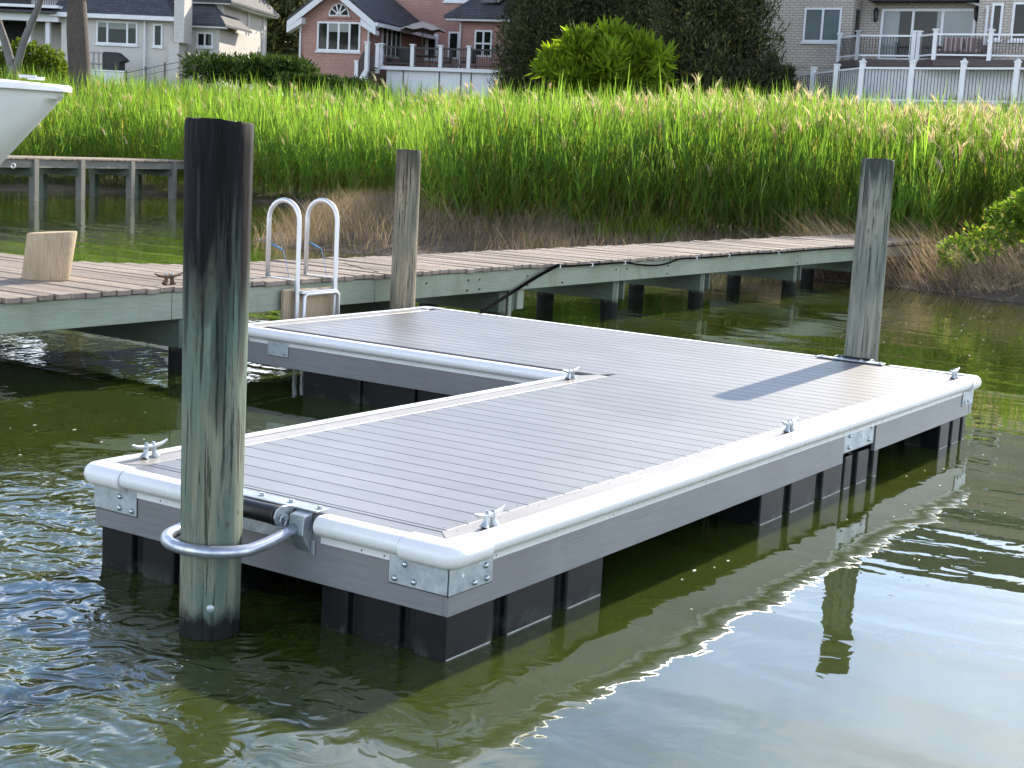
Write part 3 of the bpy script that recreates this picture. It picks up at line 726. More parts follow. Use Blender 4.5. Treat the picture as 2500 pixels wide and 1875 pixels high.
# electric cable along the beam and down to the float
M_CABLE = mk('black_cable', (.008, .008, .009), .95, .2, 20, spec=.0)
mb = MB(); yc = FRONT - .03
def onb(x, y): return onpl(x, y, (0, yc), 0)
_g = gp(1174, 764, .462); _h = onb(1250, 716)
pts = [_g, _g * .75 + _h * .25, _g * .5 + _h * .5, _g * .25 + _h * .75, _h, onb(1300, 684), onb(1350, 656), onb(1366, 650)]
for x, y in ((1395, 646), (1445, 646), (1478, 642), (1525, 641), (1560, 646), (1600, 648), (1630, 643), (1660, 632), (1700, 630), (1735, 628), (1780, 624), (1830, 619), (1900, 617), (1960, 612), (2040, 606), (2140, 603), (2180, 601), (2230, 596), (2290, 588)):
    p = onb(x, y); p[2] = min(p[2], ZP - .035); pts.append(p)
pts = [Vector(p) for p in pts]
sm = []
for i in range(len(pts) - 1):
    p0, p1, p2, p3 = pts[max(i - 1, 0)], pts[i], pts[i + 1], pts[min(i + 2, len(pts) - 1)]
    for t in (0, .25, .5, .75):
        sm.append(.5 * ((2 * p1) + (-p0 + p2) * t + (2 * p0 - 5 * p1 + 4 * p2 - p3) * t * t + (-p0 + 3 * p1 - 3 * p2 + p3) * t ** 3))
sm.append(pts[-1])
cab = thing('power_cable', 'black power cable clipped along the old pier beam and sloping down to the floating dock', 'cable', tuple(sm[0]))
o = MB().sweep([p - sm[0] for p in sm], .011, 8).build('cable', M_CABLE, cab, smooth='all')
o = MB().sweep([p - sm[0] + Vector((0, -.003, .021)) for p in sm[:29]], .008, 8).build('cable', M_CABLE, cab, smooth='all')
for px, py in ((1366, 650), (1445, 646), (1525, 641), (1700, 630), (1780, 624), (1900, 617)):
    p = Vector(onb(px, py)) - sm[0]
    MB().box(p.x - .008, p.x + .008, p.y - .014, p.y + .012, p.z - .022, p.z + .018).build('clip', M_VIN2, cab)

# small flecks of foam and seed drifting on the water
m_fl = mk('foam_fleck', (.55, .55, .48), .7, .2, 20); mb = MB(); rr = random.Random(12)
for (cx_, cy_, sx_, sy_, n_) in ((260, 1060, 240, 60, 10), (2330, 1180, 130, 220, 16), (2100, 1330, 200, 120, 8), (2150, 800, 120, 60, 10), (1800, 1420, 200, 80, 6), (2380, 800, 60, 90, 16)):
    for i in range(n_):
        q = gp(cx_ + rr.uniform(-sx_, sx_), cy_ + rr.uniform(-sy_, sy_), .003); r_ = rr.uniform(.003, .008) * (1 + .12 * np.hypot(q[0] - CAM[0], q[1] - CAM[1]) / 3)
        a0 = rr.uniform(0, 3); mb.prism([(q[0] + r_ * (1 + .5 * math.cos(a0)) * math.cos(t), q[1] + r_ * .7 * math.sin(t)) for t in [k * 1.047 for k in range(6)]], .001, .004, 'z')
tag(mb.build('foam_flecks', m_fl), 'tiny pale flecks of foam and seed drifting on the water', 'foam', kind='stuff')

# ------------------------------------------------------------------ boat bow at the left edge
tip = Vector(at(158, 217, 18.5)); hd = math.atan2(.831, -.554) + .12
boat = thing('motorboat', 'white glossy motorboat bow raised above the water at the far left edge', 'boat', (tip.x, tip.y, 0), hd)
M_GEL = mk('white_gelcoat', (.74, .76, .76), .12, .05, 2, fine=8); M_GELW = mk('white_rubrail', (.80, .80, .79), .35, .05, 3)
zt = tip.z - .03
def station(t):      # distance aft of the tip
    w_ = 1.15 * (1 - math.exp(-t / 1.0)); z_keel = max(zt - .06 - t * 1.14, .10) if t < 2.0 else .10
    kx = w_ * .0
    return [(t, -w_, zt), (t, -w_ * .93 + .0, zt - .10), (t + .0, -w_ * .62, z_keel + (zt - z_keel) * .45), (t, 0, z_keel), (t, w_ * .62, z_keel + (zt - z_keel) * .45), (t, w_ * .93, zt - .10), (t, w_, zt)]
ts = [0.02, .12, .25, .45, .7, 1.0, 1.4, 2.0, 3.0, 4.5, 6.5]
vs = [p for t in ts for p in station(t)]; fs = [(i * 7 + k, i * 7 + k + 1, (i + 1) * 7 + k + 1, (i + 1) * 7 + k) for i in range(len(ts) - 1) for k in range(6)]
fs += [tuple((len(ts) - 1) * 7 + k for k in range(7)), tuple(range(6, -1, -1))]
o = MB().add(vs, fs).build('hull', M_GEL, boat, smooth='all')
vs = []; fs = []
for t in ts:
    w_ = 1.15 * (1 - math.exp(-t / 1.0)); tt = max(t - .10, -.08)
    ww = w_ + .035
    vs += [(tt, -ww, zt - .01), (tt, -ww, zt + .045), (tt + .03, -ww * .93, zt + .07 + .03 * min(t, 1)), (tt + .03, ww * .93, zt + .07 + .03 * min(t, 1)), (tt, ww, zt + .045), (tt, ww, zt - .01)]
for i in range(len(ts) - 1):
    for k in range(6): fs.append((i * 6 + k, (i + 1) * 6 + k, (i + 1) * 6 + (k + 1) % 6, i * 6 + (k + 1) % 6))
fs += [tuple(range(6)), tuple((len(ts) - 1) * 6 + k for k in range(5, -1, -1))]
MB().add(vs, fs).build('deck', M_GELW, boat, smooth=True)
mb = MB(); mb.sweep([(.62 + .028 * math.cos(a), -.0, zt - .95 + .03 * math.sin(a)) for a in [R(k * 30) for k in range(13)]], .007, 6).build('bow_eye', M_ALU, boat, smooth='all')
for y_ in (-.02, .5): MB().box(.25, .45, y_ - .02, y_ + .02, zt + .12, zt + .16).build('cleat', M_ALU, boat, bevel=.006)
# ------------------------------------------------------------------ foliage materials
def leafmat(name, col, trans, tcol=None, rough=.5, var=.35, nscale=1.5):
    m, nt, b, out = newmat(name)
    at_ = nt.nodes.new('ShaderNodeAttribute'); at_.attribute_name = 'tint'
    n1 = noise(nt, coords(nt), nscale, 3, .6)
    k = ramp(nt, n1, [(.3, 1 - var), (.7, 1 + var)])
    c = mix(nt, 1.0, mix(nt, 1.0, col, at_.outputs['Color'], 'MULTIPLY'), k, 'MULTIPLY')
    L(nt, c, b.inputs['Base Color']); b.inputs['Roughness'].default_value = max(rough, .5); b.inputs['Specular IOR Level'].default_value = .12
    if trans:
        tr = nt.nodes.new('ShaderNodeBsdfTranslucent'); t2 = mix(nt, 1.0, c, tcol or (1.6, 1.5, .7), 'MULTIPLY'); L(nt, t2, tr.inputs[0])
        ms = nt.nodes.new('ShaderNodeMixShader'); ms.inputs[0].default_value = trans
        L(nt, b.outputs[0], ms.inputs[1]); L(nt, tr.outputs[0], ms.inputs[2]); L(nt, ms.outputs[0], out.inputs[0])
    return m
M_REED = leafmat('reed_leaf', (.128, .226, .046), .55, (1.7, 1.7, .65))
M_MARSH = leafmat('marsh_grass', (.22, .175, .13), .4, (1.2, 1.1, .9), nscale=2)
M_LGRASS = leafmat('green_grass', (.12, .19, .02), .5, (1.9, 1.8, .6))
M_CEDAR = leafmat('cedar_foliage', (.058, .068, .030), .15, (1.2, 1.2, .7), nscale=.8)
M_SUMAC = leafmat('sumac_leaf', (.135, .205, .018), .5, (1.8, 1.75, .6))
M_BUSH = leafmat('bush_leaf', (.085, .13, .02), .35, (1.8, 1.7, .6), rough=.35)
M_SHRUB = leafmat('shrub_leaf', (.13, .21, .032), .4, (1.8, 1.7, .6), rough=.4)
M_JUNI = leafmat('juniper_leaf', (.05, .085, .02), .2, (1.5, 1.5, .7))
M_BARK = wood('bark', (.06, .050, .044), (.125, .103, .09), (6, 6, 1.2), scale=5, bumpd=.03, crack=(.03, .025, .02))
M_BARKG = wood('grey_bark', (.13, .125, .12), (.21, .20, .195), (5, 5, 1.0), scale=4, bumpd=.02)

def blades(P, hgt, wid, az, lean, col, droop=.35, seg=3, face=None):
    """ribbon blades: P (N,3) base, hgt, wid, az lean azimuth, lean amount (tan), returns V,F,C"""
    n = len(P); D = np.stack([np.cos(az), np.sin(az), np.zeros(n)], 1)
    fa = RG.uniform(0, 2 * PI, n) if face is None else face
    S = np.stack([np.cos(fa), np.sin(fa), np.zeros(n)], 1)
    rows = []
    for i in range(seg + 1):
        t = i / seg
        c = P + D * (hgt * (lean * t + droop * t * t))[:, None]; c[:, 2] += hgt * (t - .12 * droop * t * t)
        w_ = wid * (1 - t) ** .7 * .5 if i < seg else wid * 0.04
        w_ = np.broadcast_to(w_, (n,))
        rows += [c - S * w_[:, None], c + S * w_[:, None]]
    V = np.stack(rows, 1).reshape(-1, 3); m_ = 2 * (seg + 1)
    base = (np.arange(n) * m_)[:, None]
    F = np.concatenate([base + np.array([2 * i, 2 * i + 1, 2 * i + 3, 2 * i + 2]) for i in range(seg)], 0)
    C = np.repeat(col, m_, 0)
    return V, F, C
class Acc:
    def __init__(s): s.V = []; s.F = []; s.C = []; s.n = 0
    def add(s, V, F, C): s.V.append(V); s.F.append(F + s.n); s.C.append(C); s.n += len(V)
    def build(s, name, m, parent=None): return npmesh(name, np.concatenate(s.V), np.concatenate(s.F), m, np.concatenate(s.C), parent)
def in_view(P, m=.16, lo=-.5):
    d = P - CAM[:P.shape[1]] if P.shape[1] == 3 else np.column_stack([P, np.zeros(len(P))]) - CAM
    z = d @ CF; x = (d @ CR) / z * F_PX / 2500
    return (z > 1) & (abs(x) < .5 + m)
def vnoise(P, s, seed=0):
    x, y = P[:, 0] * s + seed * 3.1, P[:, 1] * s - seed * 1.7
    return (np.sin(x * 1.3 + 1.7 * np.sin(y * .9 + seed)) + np.sin(y * 1.7 + 1.3 * np.sin(x * 1.1 - seed)) + np.sin((x + y) * .8 + seed)) / 3

# ---- reeds
def scatter(n, x0, x1, y0, y1): return np.column_stack([RG.uniform(x0, x1, n), RG.uniform(y0, y1, n)])
P = scatter(260000, 14, 75, -16, 70); P = P[in_view(P)]
d = shore_dist(P)
dist = (np.column_stack([P, np.full(len(P), 1.5)]) - CAM) @ CF
front = 2.8 + .9 * vnoise(P, .35, 2) - 2.6 * (np.clip((P[:, 1] - 20) / 8, 0, 1))
back = 27 - 5 * np.clip((P[:, 1] - 22) / 12, 0, 1)
depth = d - front
ok = (depth > 0) & (d < back + 1.2 * vnoise(P, .3, 5))
dens = np.where(depth < 3.0, 1.0, .42) * np.clip(38 / dist, .45, 1)
ok &= RG.random(len(P)) < dens
ok &= ~((P[:, 0] < 24.0) & (abs(P[:, 1] - 3.7 - .05 * (P[:, 0] - 20)) < 1.5))
P = P[ok]; d = d[ok]; depth = depth[ok]; dist = dist[ok]
z = land_z(P); n = len(P); P3 = np.column_stack([P, z])
pk0 = ((P3 - CAM) @ CR) / ((P3 - CAM) @ CF) * F_PX + 1250
hgt = 1.84 - .42 * np.clip((pk0 - 900) / 1300, 0, 1) + .34 * vnoise(P, .22, 1) + RG.normal(0, .20, n) + .10 * np.clip(depth, 0, 3)
hgt *= np.where(depth < .8, RG.uniform(.55, 1, n), 1)
tone = np.clip(.95 + .22 * vnoise(P, .18, 3) + RG.normal(0, .13, n), .5, 1.5)
az = RG.normal(2.6, 1.0, n); lean = abs(RG.normal(.06, .06, n))
acc = Acc()
cS = np.column_stack([1.25 * tone, 1.0 * tone, 1.0 * tone])
acc.add(*blades(P3, hgt, .013 * np.ones(n), az, lean, cS * .8, .10, 3))
print('reed stems', n)
D = np.stack([np.cos(az), np.sin(az), np.zeros(n)], 1)
full = depth < 3.0
for k in range(13):
    t = .12 + .88 * k / 12
    sel = np.ones(n, bool) if t > .62 else full
    idx = np.where(sel)[0]; m_ = len(idx)
    tt = t * RG.uniform(.95, 1.03, m_)
    h = hgt[idx]
    B = P3[idx] + D[idx] * (h * (lean[idx] * tt + .10 * tt * tt))[:, None]; B[:, 2] += h * tt * .985
    la = RG.uniform(0, 2 * PI, m_); ln = RG.uniform(.32, .62, m_) * (1.0 - .20 * (t > .93))
    up = RG.uniform(.9, 1.7, m_) + .8 * (t > .88)
    n_ = m_
    Dl = np.stack([np.cos(la), np.sin(la), np.zeros(n_)], 1); wd = .031 * RG.uniform(.7, 1.25, n_)
    S = np.stack([-np.sin(la), np.cos(la), np.zeros(n_)], 1) * .6; S[:, 2] = RG.uniform(-.7, .7, n_); S /= np.linalg.norm(S, axis=1)[:, None]
    rows = []
    for tq, wq in ((0, .35), (.4, 1.0), (1, .04)):
        c = B + Dl * (ln * tq)[:, None] * .52; c[:, 2] += ln * (up * tq - .45 * tq * tq)
        rows += [c - S * (wd * wq * .5)[:, None], c + S * (wd * wq * .5)[:, None]]
    V = np.stack(rows, 1).reshape(-1, 3); b_ = (np.arange(n_) * 6)[:, None]
    Fq = np.concatenate([b_ + np.array([0, 1, 3, 2]), b_ + np.array([2, 3, 5, 4])], 0)
    dead = RG.random(n_) < (.55 if t < .3 else .28 if t < .5 else .05)
    tn = tone[idx] * RG.uniform(.8, 1.2, n_)
    c = np.column_stack([tn, tn, tn]); c[dead] = np.array([1.7, .85, 1.7]) * tn[dead, None]
    acc.add(V, Fq, np.repeat(c, 6, 0))
o = acc.build('reeds', M_REED); tag(o, 'broad bank of tall bright green reeds between the water and the houses', 'reeds', kind='stuff')
# tan plumes, denser towards the right
acc = Acc()
pk = px_of_x = ((P3 - CAM) @ CR) / ((P3 - CAM) @ CF) * F_PX + 1250
pr_ = np.clip((pk - 500) / 1900, .03, 1) * .75 * (.6 + .8 * np.clip(vnoise(P, .3, 7) + .4, 0, 1.3)) * np.clip((depth - .5) / 4, .03, 1)
pr_ = np.where(pk < 1000, np.maximum(pr_, .035), pr_)
idx = np.where(RG.random(n) < pr_)[0]; m_ = len(idx); print('plumes', m_)
T_top = P3[idx] + D[idx] * (hgt[idx] * (lean[idx] + .10))[:, None]; T_top[:, 2] += hgt[idx] * .98
top_extra = RG.uniform(.05, .45, m_)
stemc = np.tile([1.35, 1.05, .7], (m_, 1))
acc.add(*blades(T_top, top_extra + .12, .011 * np.ones(m_), az[idx], .1 * np.ones(m_), stemc, .1, 1))
T_top[:, 2] += top_extra
for k in range(7):
    pc = np.column_stack([RG.uniform(2.2, 3.0, m_), RG.uniform(2.5, 3.2, m_), RG.uniform(2.1, 2.8, m_)])
    acc.add(*blades(T_top + RG.normal(0, .012, (m_, 3)), RG.uniform(.18, .34, m_), RG.uniform(.028, .044, m_), az[idx] + RG.normal(0, .6, m_), RG.uniform(.02, .22, m_), pc, .5, 2))
o = acc.build('reed_plumes', M_MARSH); tag(o, 'tan seed plumes standing above the green reeds', 'reed plumes', kind='stuff')

# ---- brown marsh grass along the water's edge
P = scatter(520000, 12, 42, -14, 34); d = shore_dist(P)
mound = np.exp(-((P[:, 0] - 16.2) ** 2 + (P[:, 1] - 15.2) ** 2) / 3.0)
lim = 2.9 + .9 * vnoise(P, .35, 2)
edge = .15 + .35 * vnoise(P, 1.1, 4)
ok = in_view(P) & (d > edge) & (d < lim + .4) & (P[:, 1] < 21 + 1.5 * vnoise(P, .5, 1))
green = (vnoise(P, .55, 9) > -.1) & (P[:, 1] > 10.3) & (P[:, 1] < 12.9) & (P[:, 0] > 21) & (d > 1.0)
ok &= (RG.random(len(P)) < np.where(green, .14, .60 * np.clip(.75 + 1.1 * vnoise(P, .9, 12), .5, 1.3)))
P = P[ok]; d = d[ok]; n = len(P); z = land_z(P); P3 = np.column_stack([P, z - .02]); print('marsh', n)
right = P[:, 1] < 7.2
tuft = vnoise(P, 2.2, 6)
hg = np.where(right, .78, np.where(P[:, 1] > 12.3, .60, .40)) * (1 + .28 * tuft) * RG.uniform(.55, 1.15, n) * np.clip(d * 1.2 + .45, .4, 1)
az = np.where(right, RG.normal(2.3, .55, n), RG.uniform(0, 2 * PI, n)); lean = np.where(right, RG.uniform(.25, 1.0, n), abs(RG.normal(.12, .22, n)))
tn = RG.uniform(.55, 1.35, n) * (1 + .25 * tuft); gr = RG.random(n)
c = np.column_stack([tn * 1.0, tn * (.92 + .12 * gr), tn * (.75 + .35 * gr)]); br = RG.random(n) < .05; c[br] *= 1.9; c[right] *= 1.35
gg = RG.random(n) < .05; c[gg] = np.array([.55, .95, .3]) * tn[gg, None]
acc = Acc(); acc.add(*blades(P3, hg, RG.uniform(.008, .014, n), az, lean, c, .30, 3))
o = acc.build('marsh_grass', M_MARSH); tag(o, 'dry brown marsh grass along the muddy edge of the water', 'marsh grass', kind='stuff')
# short green grass patches
P = scatter(200000, 16, 42, 5, 26); d = shore_dist(P)
ok = in_view(P) & (vnoise(P, .55, 9) > -.1) & (P[:, 1] > 10.3) & (P[:, 1] < 12.9) & (P[:, 0] > 21) & (d > .9) & (d < 4.2 + .9 * vnoise(P, .35, 2)) & (RG.random(len(P)) < .34)
P = P[ok]; n = len(P); tn = RG.uniform(.7, 1.4, n); print('green', n)
acc = Acc(); acc.add(*blades(np.column_stack([P, land_z(P)]), RG.uniform(.25, .62, n), RG.uniform(.010, .018, n), RG.uniform(0, 6.28, n), abs(RG.normal(.1, .15, n)), np.column_stack([tn, tn, tn * .8]), .25, 3))
# sprouts right behind the pier's far end
for px, py in ((2205, 545), (2245, 548), (2165, 540), (2120, 520), (2268, 540), (1990, 535), (2220, 548)):
    q = gp(px, py + 6, .30); m_ = 130
    Pq = np.column_stack([RG.normal(q[0], .16, m_), RG.normal(q[1], .14, m_)])
    acc.add(*blades(np.column_stack([Pq, land_z(Pq)]), RG.uniform(.4, 1.05, m_), RG.uniform(.018, .03, m_), RG.uniform(0, 6.28, m_), abs(RG.normal(.15, .2, m_)), np.column_stack([RG.uniform(.9, 1.5, m_)] * 3), .25, 3))
o = acc.build('shore_grass', M_LGRASS); tag(o, 'short bright green grass growing in front of the reeds', 'grass', kind='stuff')
# debris line of dead stalks on the mud
m_ = 900; P = scatter(24000, 14, 24, -8, 16); d = shore_dist(P); P = P[(d > -.15) & (d < .6)][:2600]; n = len(P)
acc = Acc(); az = RG.uniform(0, 6.28, n); tn = RG.uniform(.9, 2.3, n)
acc.add(*blades(np.column_stack([P, np.maximum(land_z(P), .0) + .015]), RG.uniform(.02, .06, n), RG.uniform(.012, .02, n), az, RG.uniform(2, 9, n), np.column_stack([tn, tn, tn]), .5, 2))
o = acc.build('dead_stalks', M_MARSH); tag(o, 'pale broken stalks lying along the waterline', 'debris', kind='stuff')

# ---- crowns built from many small leaf clumps
def crown(blobs, n, size, asp=2.2, up=.6, flat=.0, seed=1, gap=.0, shell=.55, tint=(.6, 1.4), colr=None):
    """blobs: (cx,cy,cz,rx,ry,rz); leaves as slim quads filling the outer part of every blob"""
    rg = np.random.default_rng(seed); B = np.array(blobs, float); wgt = (B[:, 3] * B[:, 4] + B[:, 3] * B[:, 5] + B[:, 4] * B[:, 5]); wgt /= wgt.sum()
    k = rg.choice(len(B), n, p=wgt); u = rg.normal(size=(n, 3)); u /= np.linalg.norm(u, axis=1)[:, None]
    rad = 1 - shell * rg.random(n) ** 1.6
    lump = 1 + .16 * np.sin(u[:, 0] * 7 + k * 2.1) * np.sin(u[:, 1] * 6 + k) + .12 * np.sin(u[:, 2] * 11 + u[:, 0] * 5 + k)
    Pc = B[k, :3] + B[k, 3:] * u * (rad * lump)[:, None]
    if gap:
        s = np.sin(Pc[:, 0] * 2.6 + 1.1 * np.sin(Pc[:, 2] * 2.2)) * np.sin(Pc[:, 1] * 2.9 + .9 * np.sin(Pc[:, 0] * 1.7)) * np.sin(Pc[:, 2] * 2.4)
        keep = s < (.55 - gap); Pc = Pc[keep]; u = u[keep]; n = len(Pc)
    ax = u * (1 - up) + rg.normal(0, .45, (n, 3)); ax[:, 2] += up; ax /= np.linalg.norm(ax, axis=1)[:, None]
    sd_ = np.cross(ax, rg.normal(size=(n, 3))); sd_ /= np.linalg.norm(sd_, axis=1)[:, None]
    ln = size * rg.uniform(.55, 1.45, n); wd = ln / asp
    rows = [Pc - sd_ * (wd * .15)[:, None], Pc + sd_ * (wd * .15)[:, None], Pc + ax * (ln * .5)[:, None] + sd_ * (wd * .5)[:, None], Pc + ax * (ln * .5)[:, None] - sd_ * (wd * .5)[:, None], Pc + ax * ln[:, None] + sd_ * (wd * .06)[:, None], Pc + ax * ln[:, None] - sd_ * (wd * .06)[:, None]]
    V = np.stack(rows, 1).reshape(-1, 3); b_ = (np.arange(n) * 6)[:, None]
    Fq = np.concatenate([b_ + np.array([0, 1, 2, 3]), b_ + np.array([3, 2, 4, 5])], 0)
    t = rg.uniform(tint[0], tint[1], n); C = np.column_stack([t, t, t])
    if colr is not None:
        s = rg.random(n) < colr[0]; C[s] = np.array(colr[1]) * t[s, None]
    return V, Fq, np.repeat(C, 6, 0)
def plant(name, label, cat, loc, blobs, n, size, mt, trunk=None, barkm=None, group=None, **kw):
    t = thing(name, label, cat, loc, 0, group)
    V, Fq, C = crown(blobs, n, size, **kw); npmesh('crown', V, Fq, mt, C, t)
    for seg_ in (trunk or []):
        nm_, pts, rads = seg_; MB().sweep(pts, rads, 12).build(nm_, barkm or M_BARK, t, smooth='all')
    return t
def gpt(px, dist): 
    p = at(px, 300, dist); return float(p[0]), float(p[1]), float(land_z([[p[0], p[1]]])[0])
def ztop(px, py, dist): return float(at(px, py, dist)[2])
def spires(n, R_, z0, z1, rs, seed):
    rr = random.Random(seed); B = []
    for i in range(n):
        a = rr.uniform(0, 6.28); q = R_ * math.sqrt(rr.random()); top = z1 * (1 - .35 * q / R_) * rr.uniform(.8, 1)
        zc = rr.uniform(z0, top * .9); s = rs * (1 - .45 * zc / z1) * rr.uniform(.7, 1.2)
        B.append((q * math.cos(a), q * math.sin(a), zc + s, s, s, s * rr.uniform(1.2, 1.9)))
    return B
# dark cedars in the middle
for px, dist, R_, H_, sd_, lab in ((1368, 70, 2.9, 15, 31, 'dark dense cedar tree overlapping the right end of the red brick house'),
                                   (1520, 73, 3.0, 16, 32, 'tallest dark cedar tree directly behind the bright green sumac shrub'),
                                   (1722, 57, 1.7, 12.5, 33, 'brownish dark cedar tree beside the left side of the beige brick house')):
    x, y, z = gpt(px, dist)
    B = spires(46, R_, .2, H_, 1.45, sd_)
    plant('cedar_tree', lab, 'tree', (x, y, z - .1), B, 95000, .20, M_CEDAR, [('trunk', [(0, 0, -.3), (.1, 0, 3), (.0, .1, 7), (0, 0, H_ * .9)], [.34, .26, .18, .05]), ('limb', [(0, 0, 2), (.9, -.6, 3.4), (1.4, -1, 5)], [.12, .08, .03]), ('limb', [(0, 0, 2.4), (-.9, -.4, 3.9), (-1.3, -.5, 5.4)], [.12, .08, .03])],
          asp=4.0, up=.55, seed=sd_, gap=.22 if sd_ == 33 else .12, shell=.6, tint=(.45, 1.45), colr=(.09 if sd_ == 33 else .05, (2.6, 1.9, 1.2)), group='dark cedar trees between the brick houses')
# bright sumac shrub
x, y, z = gpt(1470, 53)
B = [(a_ * _r[0] + .3 * b_, a_ * _r[1] + .3 * b_, c_, q_, q_, s_) for a_, b_, c_, q_, s_ in ((-2.0, 0, 1.5, .5, .3), (-1.6, 1, 1.85, .5, .35), (-1.1, -1, 2.3, .5, .4), (-.5, 1, 2.45, .5, .34), (.1, 0, 2.68, .45, .36), (.7, 1, 2.5, .5, .34), (1.25, 0, 2.3, .5, .38), (1.75, -1, 1.95, .45, .36), (2.1, 1, 1.5, .4, .35), (-1.0, 0, 1.4, .9, .5), (.9, 0, 1.5, 1.0, .6), (0, -2, 1.9, .7, .5), (-.1, 1, 1.2, 1.2, .7))]
plant('sumac_shrub', 'bright yellow-green sumac shrub rising above the reeds in front of the dark cedars', 'shrub', (x, y, ztop(1470, 62, 53) - 3.15), B, 9000, .44, M_SUMAC, [('stem', [(0, 0, -2), (.2, 0, 0), (.3, .1, 1.6)], [.06, .05, .02]), ('stem', [(0, 0, -2), (-.9, .5, 0), (-1.6, .9, 1.0)], [.06, .04, .02])], asp=4.6, up=.6, seed=41, gap=.42, shell=.9, tint=(.7, 1.35))
# wispy dark shrub right
x, y, z = gpt(1842, 55)
plant('juniper_shrub', 'small dark upswept juniper in front of the beige brick wall', 'shrub', (x, y, ztop(1842, 128, 55) - 2.1), [(-.4, .3, .9, .6, .6, .5), (.1, 0, 1.1, .5, .5, .55), (.5, -.4, 1.3, .28, .3, .75), (.85, -.75, 1.1, .25, .3, .7), (.25, -.2, .5, .9, .9, .5), (-.9, .7, .6, .5, .5, .4)], 5200, .24, M_CEDAR, [('stem', [(0, 0, -2.5), (.1, 0, .2), (.5, -.4, 1.6)], [.06, .05, .01])], asp=3.5, up=.75, seed=43, gap=.1, tint=(.5, 1.1))
# loose trees between the white house and the red house
for px, dist, sd_, lab in ((640, 92, 51, 'tall olive-brown cypress tree in the gap left of the red brick house'), (700, 104, 52, 'hazy green tree farthest back in the gap between the two left houses'), (600, 108, 53, 'grey-green tree behind the sunlit wall of the white house')):
    x, y, z = gpt(px, dist); B = spires(26, 2.6, 1.2, 12, 1.5, sd_)
    plant('cypress_tree', lab, 'tree', (x, y, z), B, 26000, .34, M_CEDAR, [('trunk', [(0, 0, -.3), (.1, 0, 3), (0, 0, 10)], [.3, .24, .06])], asp=3.0, up=.5, seed=sd_, gap=.25, tint=(.9, 2.4), colr=(.2, (2.2, 1.7, 1.0)), group='trees in the gap between the houses')
# low junipers on the lawn in front
for i, (px, dist, sx, hh, py_, lab) in enumerate(((585, 62, 2.3, 1.1, 141, 'wide flat-topped juniper hedge in front of the white house'), (668, 60, 1.5, .9, 148, 'spreading juniper mound between the white house and the red house'), (750, 59, 1.3, .5, 190, 'low spreading juniper at the foot of the red house garden'), (825, 60, 1.2, .5, 200, 'dark creeping juniper below the stairs of the red house'))):
    x, y, z = gpt(px, dist); B = [(a * sx * .55 * _r[0], a * sx * .55 * _r[1], hh * .55, sx * .42, sx * .42, hh * .5) for a in (-1.2, -.6, 0, .6, 1.2)]
    plant('juniper_shrub', lab, 'shrub', (x, y, ztop(px, py_, dist) - hh), B, 6500, .18, M_JUNI, [('stem', [(0, 0, -1.5), (0, 0, .4)], [.08, .05])], asp=3.0, up=.35, seed=60 + i, tint=(.5, 1.6), group='junipers along the garden edge')
x, y, z = gpt(790, 67)
plant('round_shrub', 'dark clipped round shrub against the brick wall under the four-pane window', 'shrub', (x, y, z), [(0, 0, .75, .95, .95, .8)], 5000, .14, M_JUNI, [('stem', [(0, 0, -.2), (0, 0, .4)], [.06, .04])], up=.3, seed=71, tint=(.3, .8))
x, y, z = gpt(712, 68)
plant('round_shrub', 'dark shrub beside the white lattice left of the red house', 'shrub', (x, y, z), [(0, 0, .9, .6, .6, .95)], 3600, .14, M_JUNI, [('stem', [(0, 0, -.2), (0, 0, .4)], [.06, .04])], up=.4, seed=72, tint=(.3, .8))
# leafy bush with white flowers between the two trunks
x, y, z = gpt(88, 60)
B = [(-1.2 * _r[0], -1.2 * _r[1], .9, .7, .7, .7), (-.5 * _r[0], -.5 * _r[1], 1.25, .7, .7, .65), (.1 * _r[0], .1 * _r[1], 1.0, .8, .8, .7), (.7 * _r[0], .7 * _r[1], .7, .6, .6, .7), (-1.9 * _r[0], -1.9 * _r[1], .6, .6, .6, .8)]
t = plant('flowering_bush', 'leafy green bush dotted with white flowers between the forked tree and the brown trunk', 'shrub', (x, y, ztop(88, 102, 60) - 1.9), B, 8500, .14, M_BUSH, [('stem', [(0, 0, -2.5), (0, 0, .6)], [.06, .03])], asp=1.7, up=.3, seed=75, gap=.08, tint=(.6, 1.7))
M_FLOW = mk('white_petal', (.7, .7, .66), .6, .1, 5)
mb = MB(); rr = random.Random(3)
for i in range(46):
    b_ = rr.choice(B); a = rr.uniform(0, 6.28); e = rr.uniform(-.3, 1.2); mb.ball((b_[0] + b_[3] * math.cos(a) * math.cos(e), b_[1] + b_[4] * math.sin(a) * math.cos(e), b_[2] + b_[5] * math.sin(e)), rr.uniform(.025, .05), 6, 4)
mb.build('flowers', M_FLOW, t)
# shrub with glossy leaves at the right end of the pier
q = gp(2425, 660, .35)
plant('glossy_shrub', 'glossy green leafy shrub with pale new tips at the right end of the old pier', 'shrub', (q[0], q[1], .3), [(-.05, .28, .55, .32, .32, .30), (.15, -.10, .85, .34, .34, .32), (.1, -.45, 1.15, .26, .28, .30), (.3, -.75, .75, .34, .34, .38), (-.3, .55, .30, .26, .26, .28), (.5, -1.2, .9, .4, .4, .5)], 7000, .085, M_SHRUB, [('stem', [(0, 0, -.3), (.05, 0, .5), (.1, -.3, 1.3)], [.02, .015, .005])], asp=1.6, up=.2, seed=77, gap=.28, tint=(.7, 1.8), colr=(.06, (3.2, 1.6, 3.2)))

